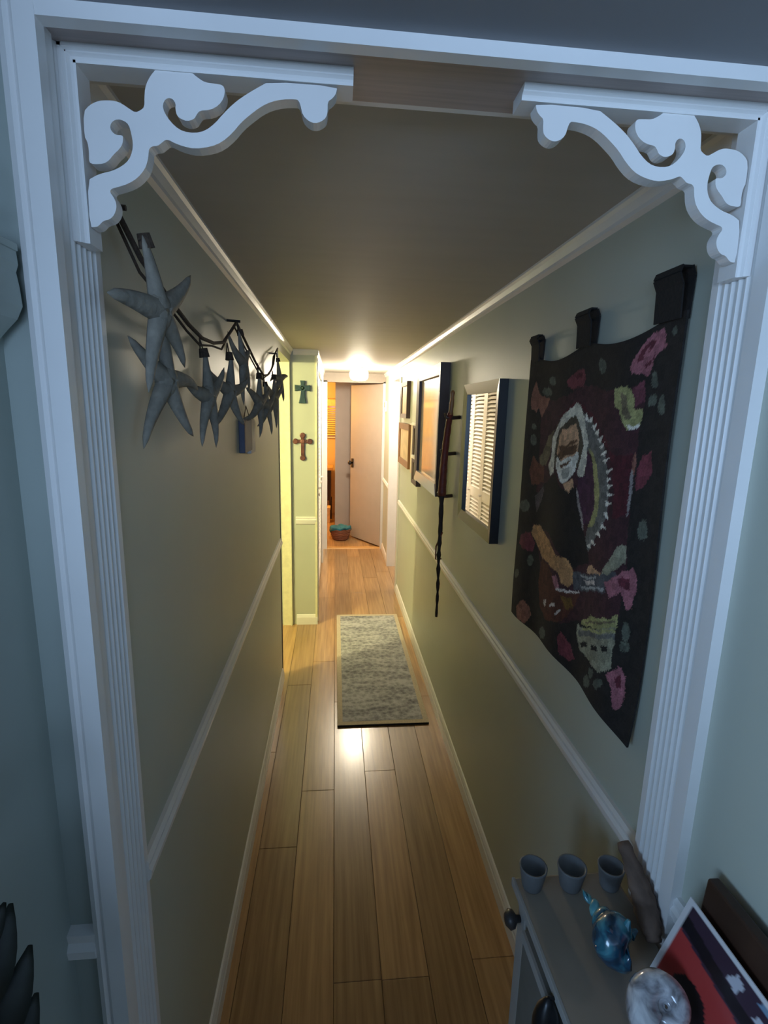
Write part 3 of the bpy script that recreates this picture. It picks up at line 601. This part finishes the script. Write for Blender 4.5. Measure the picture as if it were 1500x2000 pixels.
def star_mesh(R, seed):
    rnd = random.Random(seed); vs = []; fs = []; na = 5; L_ = 9; K = 8
    # five tapering arms grown from a domed disc; arm cross-section is a flattened ellipse
    arms = [(90+72*k+rnd.uniform(-9, 9), rnd.uniform(.95, 1.22), rnd.uniform(-.55, .55)) for k in range(na)]
    arms[0] = (arms[0][0], .84, arms[0][2]*.4)
    for ang, ln, bend in arms:
        a = math.radians(ang); base = len(vs)
        for i in range(L_):
            t = i/(L_-1); r = R*ln*t; aa = a+bend*t*t*.6
            cx, cy = r*math.cos(aa), r*math.sin(aa)
            w = R*(.135*(1-t)**.8+.034) if i < L_-1 else R*.006
            h = R*(.13*(1-t)**.9+.03) if i < L_-1 else R*.005
            px, py = -math.sin(aa), math.cos(aa)
            for k in range(K):
                q = 2*math.pi*k/K; c_, s_ = math.cos(q), math.sin(q)
                vs.append((s_*h*(1 if s_ > 0 else .45)+bend*R*.12*t*t, cx+px*c_*w, cy+py*c_*w))
        for i in range(L_-1):
            for k in range(K):
                k2 = (k+1) % K; fs.append((base+i*K+k, base+i*K+k2, base+(i+1)*K+k2, base+(i+1)*K+k))
        fs.append(tuple(base+(L_-1)*K+k for k in range(K))); fs.append(tuple(base+k for k in range(K-1, -1, -1)))
    m = MB(); m.add(vs, fs)
    # central dome
    rows = [(0, .15), (.10, .145), (.19, .11), (.24, .05), (.22, -.04), (0, -.06)]
    n = 12; dv = []; df = []
    for r, h in rows:
        dv += [(h*R, r*R*math.cos(2*math.pi*k/n), r*R*math.sin(2*math.pi*k/n)) for k in range(n)]
    for i in range(len(rows)-1):
        for k in range(n): df.append((i*n+k, i*n+(k+1) % n, (i+1)*n+(k+1) % n, (i+1)*n+k))
    m.add(dv, df); return m
stars = [  # y, z, size, turn about the wall normal, swing out from the wall, height of the twine above it, label
 (.832, 1.838, .118, .28, -.16, 1.925, 'largest-looking pale starfish, closest to the fluted jamb'),
 (.938, 1.742, .118, -.06, -.22, 1.892, 'second starfish from the fluted jamb, hanging low with arms spread'),
 (1.188, 1.722, .118, .12, -.12, 1.844, 'third starfish from the fluted jamb, its lowest arm pointing straight down'),
 (1.425, 1.740, .118, -.10, -.25, 1.866, 'fourth starfish from the fluted jamb, before the nail of the garland'),
 (1.640, 1.832, .112, .16, -.1, 1.948, 'high-hung starfish right under the middle nail of the garland'),
 (1.950, 1.718, .125, -.14, -.2, 1.860, 'first starfish beyond the middle nail, above the blue plaque'),
 (2.170, 1.705, .115, .08, -.25, 1.827, 'lowest starfish beyond the middle nail, where the twine dips'),
 (2.420, 1.742, .125, -.10, -.2, 1.866, 'starfish hung second from the end of the wall'),
 (2.680, 1.842, .120, .12, -.3, 1.962, 'last starfish of the garland at the end of the wall')]
for i, (y, z, R_, turn, yaw, zr, lab) in enumerate(stars):
    o = empty('starfish', (-.264 if i == 0 else -.292 if i == 1 else -.282, y, z), lab, 'starfish', 'starfish on the twine garland', rot=(turn, 0, yaw))
    star_mesh(R_, 11+i).build('body', M_STAR, o, smooth=True, local=True)
    MB().tube([(-.004, .012, R_*.80), (-.006, 0, zr-z), (-.002, -.012, R_*.80)], .0016, 5).build('hanging_cord', M_ROPE, o, local=True)
    MB().tube([(.002, .0, R_*.70), (.000, .0, R_*.86)], [R_*.095, R_*.075], 9).build('twine_wrap', M_ROPE, o, local=True)
pl = empty('wall_plaque', (XL, 1.92, 1.54), 'small blue and white plaque on the wall below the starfish', 'plaque')
MB().box(XL, XL+.020, 1.800, 1.955, 1.545, 1.662).build('blue_panel', mat('dusty_blue_paint', (72, 78, 100), .6, var=.12), pl, bevel=.002)
MB().box(XL, XL+.016, 1.957, 2.060, 1.530, 1.655).build('white_panel', mat('chalk_white_paint', (206, 200, 196), .6, var=.08), pl, bevel=.002)
MB().tube([(XL+.012, 1.84, 1.662), (XL+.010, 1.90, 1.705), (XL+.012, 1.96, 1.662)], .0016, 5).build('hanger', M_ROPE, pl)

# ------------------------------------------------------------------ crosses on the narrow wall
M_TEAL = mat('verdigris_ceramic', (38, 62, 60), .35, var=.3, scale=40, bump=.4)
M_COP = mat('copper_brown_wood', (92, 50, 34), .4, var=.3, scale=30, bump=.2)
yw = Y2
c1 = empty('wall_cross', (-.24, yw, 1.739), 'green ceramic cross with flared arms, upper of the two crosses', 'cross')
def flare(cx, cz, parts, y0, y1, m_): return MB().prism([(cx+a, cz+b) for a, b in parts], 'y', y0, y1)
MB().prism([(-.240+a, 1.848+b) for a, b in [(-.019,.055),(.019,.055),(.015,.022),(.022,.020),(.056,.024),(.056,-.022),(.022,-.016),(.016,-.020),(.018,-.06),(.026,-.108),(-.030,-.108),(-.020,-.06),(-.015,-.020),(-.022,-.016),(-.058,-.022),(-.058,.024),(-.022,.020),(-.015,.022)]], 'y', yw-.020, yw).build('cross_body', M_TEAL, c1, bevel=.004)
MB().lathe([(0, .0), (.014, .0), (.010, .006), (0, .008)], 14, (-.240, 0, 0))
bz = MB(); bz.add([(-.240+.015*math.cos(2*math.pi*k/12), yw-.020, 1.850+.015*math.sin(2*math.pi*k/12)) for k in range(12)]+[(-.240, yw-.029, 1.850)], [(k, (k+1) % 12, 12) for k in range(12)]+[tuple(range(11, -1, -1))])
bz.build('centre_boss', M_TEAL, c1, smooth=True)
c2 = empty('wall_cross', (-.243, yw, 1.32), 'brown copper-toned cross with rounded ends, lower of the two crosses', 'cross')
MB().box(-.256, -.230, yw-.014, yw, 1.345, 1.50).box(-.288, -.198, yw-.0142, yw, 1.448, 1.474).build('cross_body', M_COP, c2, bevel=.003)
for (x, z) in ((-.243, 1.505), (-.243, 1.338), (-.296, 1.461), (-.190, 1.461)):
    rnd_ = MB(); rnd_.prism([(x+.021*math.cos(2*math.pi*k/14), z+.021*math.sin(2*math.pi*k/14)) for k in range(14)], 'y', yw-.018, yw); rnd_.build('rounded_end', M_COP, c2, bevel=.004)
rs = MB(); rs.prism([(-.243+.016*math.cos(2*math.pi*k/14), 1.461+.016*math.sin(2*math.pi*k/14)) for k in range(14)], 'y', yw-.022, yw-.012); rs.build('centre_disc', mat('pinkish_copper', (120, 72, 58), .4, var=.2), c2, bevel=.003)

# ------------------------------------------------------------------ louvred closet doors
slat_me = None
def leaf(n, y0, y1, label):
    global slat_me
    root = empty('door_%d' % n, (XC-.02, (y0+y1)/2, .012), label, 'door', None, 'structure')
    x0, x1 = XC-.034, XC-.006; w = .048
    MB().box(x0, x1, y0, y0+w, .012, 1.98).box(x0, x1, y1-w, y1, .012, 1.98).build('stiles', M_DOOR, root, bevel=.002)
    for a, b in ((.012, .13), (.93, 1.02), (1.92, 1.98)): MB().box(x0+.001, x1-.001, y0+w, y1-w, a, b).build('rail', M_DOOR, root)
    for a, b in ((.13, .93), (1.02, 1.92)):
        k = int((b-a)/.034)
        for i in range(k):
            zz = a+(i+.5)*(b-a)/k
            if slat_me is None:
                o = MB().add([(-.013, 0, -.013), (-.013, y1-y0-2*w, -.013), (.013, y1-y0-2*w, .011), (.013, 0, .011), (-.011, 0, -.017), (-.011, y1-y0-2*w, -.017), (.015, y1-y0-2*w, .007), (.015, 0, .007)],
                             [(0,1,2,3),(7,6,5,4),(0,4,5,1),(2,6,7,3),(0,3,7,4),(1,5,6,2)]).build('slat', M_DOOR); slat_me = o.data
            else: o = bpy.data.objects.new('slat', slat_me); C.objects.link(o)
            o.rotation_euler = (0, 0, 0); o.scale = (-1, 1, 1)
            o.location = (XC-.020-root.location.x, y0+w-root.location.y, zz-root.location.z); o.parent = root
    MB().tube([(x1, y1-w*.5, .98), (x1+.022, y1-w*.5, .98)], [.008, .013], 10).build('knob', M_WHITE, root)
    return root
lw = (5.575-4.015)/4
for k, lab in enumerate(('louvred closet door leaf closest to the wall with the crosses', 'second louvred closet door leaf from the crosses', 'third louvred closet door leaf from the crosses', 'louvred closet door leaf closest to the end doorway')):
    leaf(k+1, 4.015+lw*k+.002, 4.015+lw*(k+1)-.002, lab)

# ------------------------------------------------------------------ end door, standing ajar into the end room
hx, hy = .560, 6.225; fx, fy = .203, 6.800
ang = math.atan2(fy-hy, fx-hx); wd = math.hypot(fx-hx, fy-hy)
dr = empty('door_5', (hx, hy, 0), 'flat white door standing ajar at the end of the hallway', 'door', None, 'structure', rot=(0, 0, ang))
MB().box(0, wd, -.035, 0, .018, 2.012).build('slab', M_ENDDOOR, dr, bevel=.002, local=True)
kn = MB(); kn.box(wd-.075, wd-.030, 0, .008, .955, 1.075); kb = kn.build('knob_plate', M_BLACK, dr, bevel=.003, local=True)
m_ = MB(); m_.lathe([(0, 0), (.012, 0), (.012, .02), (.026, .03), (.029, .045), (.020, .058), (0, .06)], 18)
k_ = m_.build('knob', M_BLACK, dr, smooth=True, local=True); k_.location = (wd-.052, .006, 1.018); k_.rotation_euler = (math.radians(-90), 0, 0)
for zz in (.25, 1.05, 1.80): MB().box(-.006, .03, -.036, -.0345, zz, zz+.09).build('hinge', M_BLACK, dr, local=True)

# ------------------------------------------------------------------ basket in the end room
bk = empty('woven_basket', (.075, 6.66, 0), 'small brown woven basket lined with teal cloth by the open door', 'basket')
M_WICK = mat('brown_wicker', (128, 84, 66), .8, var=.25, scale=60, bump=.8, stretch=(1, 1, 3))
prof = [(0, .001), (.095, .001), (.108, .03), (.124, .08), (.130, .14), (.120, .142), (.112, .08), (.09, .02), (0, .016)]
bcx, bcy = .075, 6.66
MB().lathe(prof, 28, (bcx, bcy, 0)).build('body', M_WICK, bk, smooth=True)
for zz, r in ((.02, .105), (.045, .115), (.07, .122), (.095, .127), (.12, .130), (.14, .131)):
    MB().tube([(bcx+r*math.cos(a), bcy+r*math.sin(a), zz+.004*math.sin(9*a)) for a in np.linspace(0, 6.2832, 37)], .0055, 6).build('woven_band', M_WICK, bk, smooth=True)
cl = MB(); vs = []; fs = []; n = 40
for r, z0 in ((.03, .135), (.10, .165), (.128, .175), (.140, .160), (.146, .11)):
    for k in range(n):
        a = 2*math.pi*k/n; wv = .010*math.sin(5*a+.6)+.006*math.sin(9*a)
        fr_ = max(0, -math.sin(a-.3))*(r > .135)          # the liner only folds over the back and the door side
        rr_ = r*(1-.16*fr_)
        vs.append((bcx+(rr_+wv*.5)*math.cos(a), bcy+(rr_+wv*.5)*math.sin(a), z0+wv*.7+(.045 if r > .143 else .0)*fr_))
for i in range(4):
    for k in range(n): fs.append((i*n+k, i*n+(k+1) % n, (i+1)*n+(k+1) % n, (i+1)*n+k))
fs.append(tuple(range(n)))
o = cl.add(vs, fs).build('cloth_liner', mat('teal_cloth', (44, 112, 134), .9, var=.25, scale=25), bk, smooth=True)
sd = o.modifiers.new('cloth', 'SOLIDIFY'); sd.thickness = .004

# ------------------------------------------------------------------ end room: window with blind, post, nightstand
win = empty('window_2', (-.42, 8.39, 1.30), 'small window with a yellow-lit slatted blind in the end room', 'window', None, 'structure')
M_BLIND = mat('cream_blind_slat', (244, 226, 150), .6, var=.02)
MB().box(-.90, .05, 8.375, 8.40, 1.245, 1.30).box(-.90, .05, 8.375, 8.40, 1.78, 1.83).box(-.90, -.86, 8.375, 8.40, 1.30, 1.78).box(.02, .06, 8.375, 8.40, 1.30, 1.78).build('window_frame', M_WHITE, win)
MB().box(-.90, .05, 8.30, 8.37, 1.755, 1.86).build('valance', mat('cream_valance', (246, 222, 160), .6), win, bevel=.003)
sl = None
for i in range(13):
    if sl is None: o = MB().add([(-.44, -.014, -.010), (.44, -.014, -.010), (.44, .014, .010), (-.44, .014, .010), (-.44, -.014, -.012), (.44, -.014, -.012), (.44, .014, .008), (-.44, .014, .008)], [(0,1,2,3),(7,6,5,4),(0,4,5,1),(2,6,7,3),(0,3,7,4),(1,5,6,2)]).build('slat', M_BLIND); sl = o.data
    else: o = bpy.data.objects.new('slat', sl); C.objects.link(o)
    o.location = (0, -.05, .01+i*.034); o.parent = win
MB().box(-.86, .02, 8.42, 8.43, 1.30, 1.78).build('pane', mat('dusk_glass', (200, 170, 110), .1, var=.05), win)
cp = empty('curtain_panel', (.03, 8.33, 1.20), 'narrow dark red-brown curtain beside the end room window', 'curtain')
m_ = MB(); prof = [(.012+.042*t, 8.335+.008*math.sin(t*14)) for t in np.linspace(0, 1, 14)]; prof = prof+[(x, y+.006) for x, y in prof[::-1]]
m_.prism(prof, 'z', 1.20, 1.755).build('cloth', mat('red_brown_cloth', (104, 52, 30), .9, var=.15), cp)
ns = empty('nightstand', (-.35, 8.12, 0), 'dark brown nightstand with a pale top in the end room', 'nightstand')
MB().box(-.62, -.062, 7.92, 8.30, .30, .775).build('body', M_DKBROWN, ns, bevel=.004)
MB().box(-.64, -.03, 7.90, 8.32, .775, .82).build('top', mat('honey_wood_top', (206, 160, 100), .4, var=.15), ns, bevel=.004)
for a in ((-.60, 7.94), (-.09, 7.94), (-.60, 8.27), (-.09, 8.27)): MB().box(a[0], a[0]+.04, a[1], a[1]+.03, 0, .30).build('leg', M_DKBROWN, ns)
MB().box(-.59, -.10, 7.905, 7.92, .36, .72).build('drawer', M_DKBROWN, ns, bevel=.003)
bx = empty('storage_box', (-.20, 7.78, 0), 'pale storage box on the floor in front of the nightstand', 'box')
MB().box(-.34, -.075, 7.68, 7.86, 0, .20).build('body', mat('pale_orange_card', (232, 196, 140), .7), bx, bevel=.004)
MB().box(-.35, -.068, 7.67, 7.87, .20, .235).build('lid', mat('pale_orange_card', (232, 196, 140), .7), bx, bevel=.004)

# ------------------------------------------------------------------ bits by the far doorway
th = empty('thermostat', (XR, 6.02, 1.68), 'small white thermostat on the short wall beside the end doorway', 'thermostat')
MB().box(XR-.022, XR, 5.96, 6.08, 1.69, 1.81).build('case', M_WHITE, th, bevel=.006)
MB().box(XR-.025, XR-.021, 5.985, 6.055, 1.74, 1.795).build('display', mat('grey_display', (130, 136, 126), .3), th)
cb = empty('scroll_corbel', (.62, YR2-.016, 1.88), 'rounded white corbel high on the jamb of the far doorway', 'corbel')
MB().prism([(.60, 1.975), (.60, 1.95)]+[(.655+.055*math.cos(a), 1.945+.062*math.sin(a)) for a in np.linspace(math.pi, 1.5*math.pi, 8)]+[(.69, 1.883), (.69, 1.975)], 'y', YR2-.075, YR2-.016).build('scroll', M_WHITE, cb, bevel=.006)
MB().box(.594, .694, YR2-.082, YR2-.016, 1.972, 1.986).build('cap', M_WHITE, cb, bevel=.003)
# ------------------------------------------------------------------ console table against the wall at the opening
TX0, TX1, TYa, TYb, TZt = .354, .562, .16, .822, .800
ct = empty('console_table', (.46, .49, 0), 'narrow grey-white console table pushed against the wall at the opening', 'table')
MB().box(TX0, TX1, TYa, TYb, TZt-.016, TZt).build('table_top', M_CONSTOP, ct, bevel=.004)
MB().box(TX0-.002, TX0+.004, TYa, TYb, TZt-.0165, TZt+.0005).build('front_lip', M_CONSOLE, ct, bevel=.001)
MB().box(TX0+.014, TX1-.006, TYa+.02, TYb-.012, .42, TZt-.016).build('body', M_CONSOLE, ct, bevel=.003)
for (x, y) in ((TX0+.012, TYa+.018), (TX0+.012, TYb-.045), (TX1-.04, TYa+.018), (TX1-.04, TYb-.045)):
    MB().box(x, x+.032, y, y+.035, 0, TZt-.016).build('leg', M_CONSOLE, ct, bevel=.003)
M_DRW = mat('grey_drawer_paint', (104, 104, 100), .6, var=.06)  # drawer fronts in a darker grey than the console frame
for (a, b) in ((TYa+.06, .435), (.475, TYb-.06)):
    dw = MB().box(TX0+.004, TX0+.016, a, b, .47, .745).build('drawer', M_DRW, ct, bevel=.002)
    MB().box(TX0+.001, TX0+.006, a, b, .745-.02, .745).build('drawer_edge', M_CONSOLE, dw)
m_ = MB(); m_.lathe([(0, 0), (.006, 0), (.007, .010), (.016, .016), (.018, .024), (.010, .032), (0, .033)], 16)
o = m_.build('knob', mat('dull_dark_metal', (58, 54, 54), .4, var=.2), ct, smooth=True, local=True); o.location = (TX0+.014-.46, .798-.49, .728); o.rotation_euler = (0, math.radians(-90), 0)
o = MB().lathe([(0, -.058), (.006, -.057), (.015, -.045), (.021, -.022), (.0215, .0), (.017, .022), (.009, .038), (.004, .046), (0, .047)], 16).build('oval_pull', M_BLACK, ct, smooth=True, local=True)
o.location = (TX0-.012-.46, .618-.49, .742); tag(o, 'black oval pull')
MB().tube([(TX0+.006, .618, .784), (TX0-.010, .618, .790), (TX0-.012, .618, .775)], .003, 6).build('pull_ring', M_BLACK, ct)
# three small cups at its far end
M_CUP = mat('frosted_grey_glass', (112, 114, 116), .5, var=.08)
for (x, y, sc, lab) in ((.384, .800, 1.0, 'small frosted cup at the corner of the console above the knob'), (.459, .795, 1.05, 'small frosted cup in the middle of the three on the console'), (.536, .790, .95, 'small frosted cup on the console closest to the wall')):
    o = MB().lathe([(0, .0), (.017*sc, 0), (.019*sc, .004), (.026*sc, .044), (.0265*sc, .047), (.0235*sc, .047), (.017*sc, .010), (0, .008)], 20, (x, y, TZt)).build('votive_cup', M_CUP, smooth=True)
    tag(o, lab, 'cup', 'frosted cups on the console')
# driftwood leaning against the jamb
dw = catmull([(.547, .664, TZt+.020), (.549, .688, .838), (.549, .722, .872), (.545, .778, .912)], 7)
o = MB().tube(dw, [.011+.010*math.sin(min(1, i/len(dw)*1.15)*3.0)+.0015*math.sin(i*2.3) for i in range(len(dw))], 9).build('driftwood_piece', mat('grey_brown_driftwood', (112, 92, 80), .85, var=.3, scale=40, bump=.8, stretch=(1, .3, 1)), smooth=True)
tag(o, 'grey-brown piece of driftwood leaning against the fluted jamb on the console', 'driftwood')
# turquoise conch
def shell_mat(name, stops, scale, rough):
    m = bpy.data.materials.new(name); m.use_nodes = True; nt = m.node_tree; b = nt.nodes['Principled BSDF']; L = nt.links.new
    tc = nt.nodes.new('ShaderNodeTexCoord'); nz = nt.nodes.new('ShaderNodeTexNoise'); nz.inputs['Scale'].default_value = scale; nz.inputs['Detail'].default_value = 3; nz.inputs['Distortion'].default_value = 1.2
    L(tc.outputs['Object'], nz.inputs['Vector']); rp = nt.nodes.new('ShaderNodeValToRGB'); e = rp.color_ramp.elements
    e[0].position, e[0].color = stops[0][0], (*lin(stops[0][1]), 1); e[1].position, e[1].color = stops[-1][0], (*lin(stops[-1][1]), 1)
    for p, c_ in stops[1:-1]: k = e.new(p); k.color = (*lin(c_), 1)
    L(nz.outputs['Fac'], rp.inputs[0]); L(rp.outputs[0], b.inputs['Base Color']); b.inputs['Roughness'].default_value = rough; b.inputs['Coat Weight'].default_value = .9; b.inputs['Coat Roughness'].default_value = .05
    return m
M_CONCH = shell_mat('blue_green_glaze', [(.30, (22, 34, 40)), (.45, (28, 70, 96)), (.56, (60, 132, 150)), (.70, (120, 186, 190))], 16, .2)
def conch(L_, turns=3.4):
    # whorls coiling round an axis: each ring of the swept tube grows away from the spire
    vs = []; fs = []; n = 90; K = 12
    for i in range(n):
        t = i/(n-1); a = 2*math.pi*turns*t; g_ = t**1.6
        rad = L_*(.06+.22*g_); R_ = L_*(.01+.13*g_); ax = L_*(-.62+.80*t**.9)
        for k in range(K):
            q = 2*math.pi*k/K
            vs.append((ax+rad*1.15*math.sin(q), (R_+rad*math.cos(q))*math.cos(a), (R_+rad*math.cos(q))*math.sin(a)))
    for i in range(n-1):
        for k in range(K): fs.append((i*K+k, i*K+(k+1) % K, (i+1)*K+(k+1) % K, (i+1)*K+k))
    fs.append(tuple(range(K))); fs.append(tuple((n-1)*K+k for k in range(K-1, -1, -1)))
    return MB().add(vs, fs)
cn = empty('glazed_shell', (.465, .672, TZt), 'glossy blue-green spiral shell standing on the console top', 'shell')
o = conch(.105).build('whorls', M_CONCH, cn, smooth=True, local=True); o.location = (.002, -.004, .048); o.rotation_euler = (2.2, .10, math.radians(-78))
sp = MB()
for k in range(6):
    a = 2*math.pi*k/6; sp.tube([(.016, .026*math.cos(a), .026*math.sin(a)), (.014, .041*math.cos(a), .041*math.sin(a))], [.009, .003], 7)
o2 = sp.build('spines', M_CONCH, cn, local=True); o2.location = (.002, -.004, .048); o2.rotation_euler = o.rotation_euler
# pale nautilus
nt_ = empty('nautilus_shell', (.482, .545, TZt), 'pale pearly coiled shell on the console in front of the red photograph', 'shell')
vs = []; fs = []; n = 84; K = 12
for i in range(n):
    t = i/(n-1); a = 2*math.pi*2.3*t; r = .045*math.exp(-(1-t)*2.3); w = r*.60
    for k in range(K):
        q = 2*math.pi*k/K; vs.append(((r-w*.3+w*math.cos(q))*math.cos(a), (r-w*.3+w*math.cos(q))*math.sin(a), w*1.0*math.sin(q)))
for i in range(n-1):
    for k in range(K): fs.append((i*K+k, i*K+(k+1) % K, (i+1)*K+(k+1) % K, (i+1)*K+k))
fs.append(tuple(range(K))); fs.append(tuple((n-1)*K+k for k in range(K-1, -1, -1)))
o = MB().add(vs, fs).build('coil', shell_mat('pearl_shell', [(.35, (120, 118, 122)), (.5, (178, 178, 184)), (.68, (220, 220, 222))], 30, .15), nt_, smooth=True, local=True)
o.location = (0, 0, .060); o.rotation_mode = 'QUATERNION'; o.rotation_quaternion = Vector((-.36, -.42, .80)).to_track_quat('Z', 'Y') @ Matrix.Rotation(math.radians(150), 4, 'Z').to_quaternion()
# dark frame behind, photograph in front
fr = empty('leaning_picture_frame', (.55, .44, TZt), 'dark wooden frame leaning on the wall behind the red photograph', 'picture frame')
def lean(y0, y1, z0, z1, xb0, xt0, th):   # slab leaning from xb0 at the foot to xt0 at the top
    return [(xb0, y0, z0), (xb0, y1, z0), (xt0, y1, z1), (xt0, y0, z1), (xb0+th, y0, z0), (xb0+th, y1, z0), (xt0+th, y1, z1), (xt0+th, y0, z1)]
BF = [(0,1,2,3), (7,6,5,4), (0,4,5,1), (2,6,7,3), (0,3,7,4), (1,5,6,2)]
MB().add(lean(.26, .592, TZt, 1.028, .541, .556, .018), BF).build('frame', M_DKBROWN, fr, bevel=.003)
ph = empty('photo_print', (.53, .50, TZt), 'white-bordered photograph of a red sunset with dark figures leaning on the console', 'photograph')
PPAL = dict(white=(220, 218, 220), red=(176, 62, 60), orange=(206, 108, 72), dark=(30, 20, 26), dusk=(62, 44, 60), light=(196, 196, 206), blue=(120, 150, 176))
PP = [('red', [(0, 0), (1000, 0), (1000, 1000), (0, 1000)]), ('orange', [(250, 0), (1000, 0), (1000, 420), (700, 480), (450, 330), (320, 180)]),
      ('dusk', [(0, 700), (300, 640), (1000, 560), (1000, 1000), (0, 1000)]), ('dark', [(0, 730), (200, 690), (500, 640), (800, 600), (1000, 580), (1000, 720), (700, 760), (400, 790), (0, 880)]),
      ('dark', [(110, 0), (110, 260), (160, 380), (240, 420), (320, 380), (370, 260), (420, 0)]), ('dark', [(560, 0), (590, 150), (650, 200), (730, 160), (760, 0)]),
      ('light', [(330, 830), (400, 800), (430, 930), (370, 960)]), ('light', [(520, 800), (560, 790), (580, 860), (540, 880)]), ('light', [(660, 790), (690, 780), (710, 840), (680, 850)]), ('blue', [(500, 960), (1000, 880), (1000, 1000), (520, 1000)])]
BL = np.array((.524, .640, TZt+.001)); TL = np.array((.541, .600, .986)); E_ = np.array((0, -.27, -.0))
nu, nv = 72, 60; u = np.linspace(0, 1, nu)[:,None,None]; v = np.linspace(0, 1, nv)[None,:,None]
pos = BL+(TL-BL)*v+E_*u
mg = 34; colp = paint(nu, nv, [(c_, [(mg+a*(1-2*mg/1000)*1.0, mg*1.4+b*(1-2.8*mg/1000)) for a, b in p]) for c_, p in PP], PPAL, PPAL['white'])
picture('print', pos, colp, vcol_mat('photo_paper', .3), ph, .0015)
# ------------------------------------------------------------------ wall shelf with a tendril in the entry, dark plant
sh = empty('wall_shelf', (XE, .61, 1.76), 'small moulded wall shelf in the corner beside the casing', 'shelf')
MB().prism([(XE, 1.866), (-.354, 1.866), (-.353, 1.850), (-.356, 1.842), (-.354, 1.826), (-.353, 1.806), (-.360, 1.792), (-.372, 1.780), (-.383, 1.768), (XE, 1.755)], 'y', .56, .648).build('ledge', M_ENTRY, sh)
MB().box(XE, -.352, .555, .649, 1.864, 1.872).build('top', M_ENTRY, sh, bevel=.001)
tn = empty('plant_tendril', (-.366, .60, 1.872), 'thin dark tendril with a green leaf rising from the wall shelf', 'plant')
MB().tube(catmull([(-.368, .60, 1.872), (-.372, .602, 1.900), (-.366, .603, 1.925), (-.368, .602, 1.955)], 5), .0022, 6).build('stem', M_BLACK, tn)
MB().add([(-.368, .60, 1.885), (-.362, .598, 1.895), (-.361, .60, 1.91), (-.367, .602, 1.905)], [(0, 1, 2, 3)]).build('leaf', mat('pale_green_leaf', (110, 130, 80), .6), tn).modifiers.new('t', 'SOLIDIFY').thickness = .001
MB().lathe([(0, 0), (.006, 0), (.007, .006), (.005, .008), (0, .008)], 10, (-.368, .60, 1.872)).build('cup', M_BLACK, tn)
pt = empty('potted_plant', (-.322, .40, 0), 'dark broad-leaved plant in a tall vase in the corner of the entry', 'plant')
M_LEAF = mat('very_dark_leaf', (30, 34, 28), .5, var=.4, scale=40)
MB().lathe([(0, 0), (.05, 0), (.058, .02), (.066, .20), (.056, .42), (.040, .55), (.046, .58), (.040, .58), (.034, .55), (0, .54)], 24, (-.322, .40, 0)).build('vase', mat('dark_glazed_vase', (44, 42, 46), .3, var=.2), pt, smooth=True)
def leafm(p, d, n, ln, w):
    d = Vector(d).normalized(); n = Vector(n); n = (n-d*n.dot(d)).normalized(); s = d.cross(n); p = Vector(p); m = MB(); vs = []; N_ = 9
    for i in range(N_):
        t = i/(N_-1); ww = w*math.sin(math.pi*min(1, t*.94+.03))**.8*(1-.35*t); c_ = p+d*ln*t+n*(-.25*ln*t*t)
        vs += [c_+s*ww+n*ww*.25, c_, c_-s*ww+n*ww*.25]
    fs = []
    for i in range(N_-1):
        fs += [(i*3, i*3+1, i*3+4, i*3+3), (i*3+1, i*3+2, i*3+5, i*3+4)]
    return m.add(vs, fs)
tips = [((-.352, .435, 1.235), (.10, .25, .9), .08, .016), ((-.357, .445, 1.150), (.25, .3, .45), .05, .014), ((-.362, .452, 1.07), (.20, .25, .8), .10, .020), ((-.362, .452, 1.01), (.22, .25, .6), .10, .022),
        ((-.362, .45, .95), (.25, .2, .6), .10, .022), ((-.355, .38, 1.10), (-.1, -.5, .7), .10, .02), ((-.35, .36, .95), (-.1, -.6, .4), .10, .022), ((-.35, .42, .80), (-.1, -.2, .9), .10, .02)]
for p, d_, ln, w in tips:
    MB().tube(catmull([(-.322, .40, .54), ((p[0]-.322)/2, (p[1]+.40)/2, (p[2]+.6)/2-.02), p], 5), .0035, 5).build('stem', M_LEAF, pt)
    o = leafm(p, d_, (.6, -.8, .3), ln, w).build('leaf', M_LEAF, pt, smooth=True); o.modifiers.new('t', 'SOLIDIFY').thickness = .0012
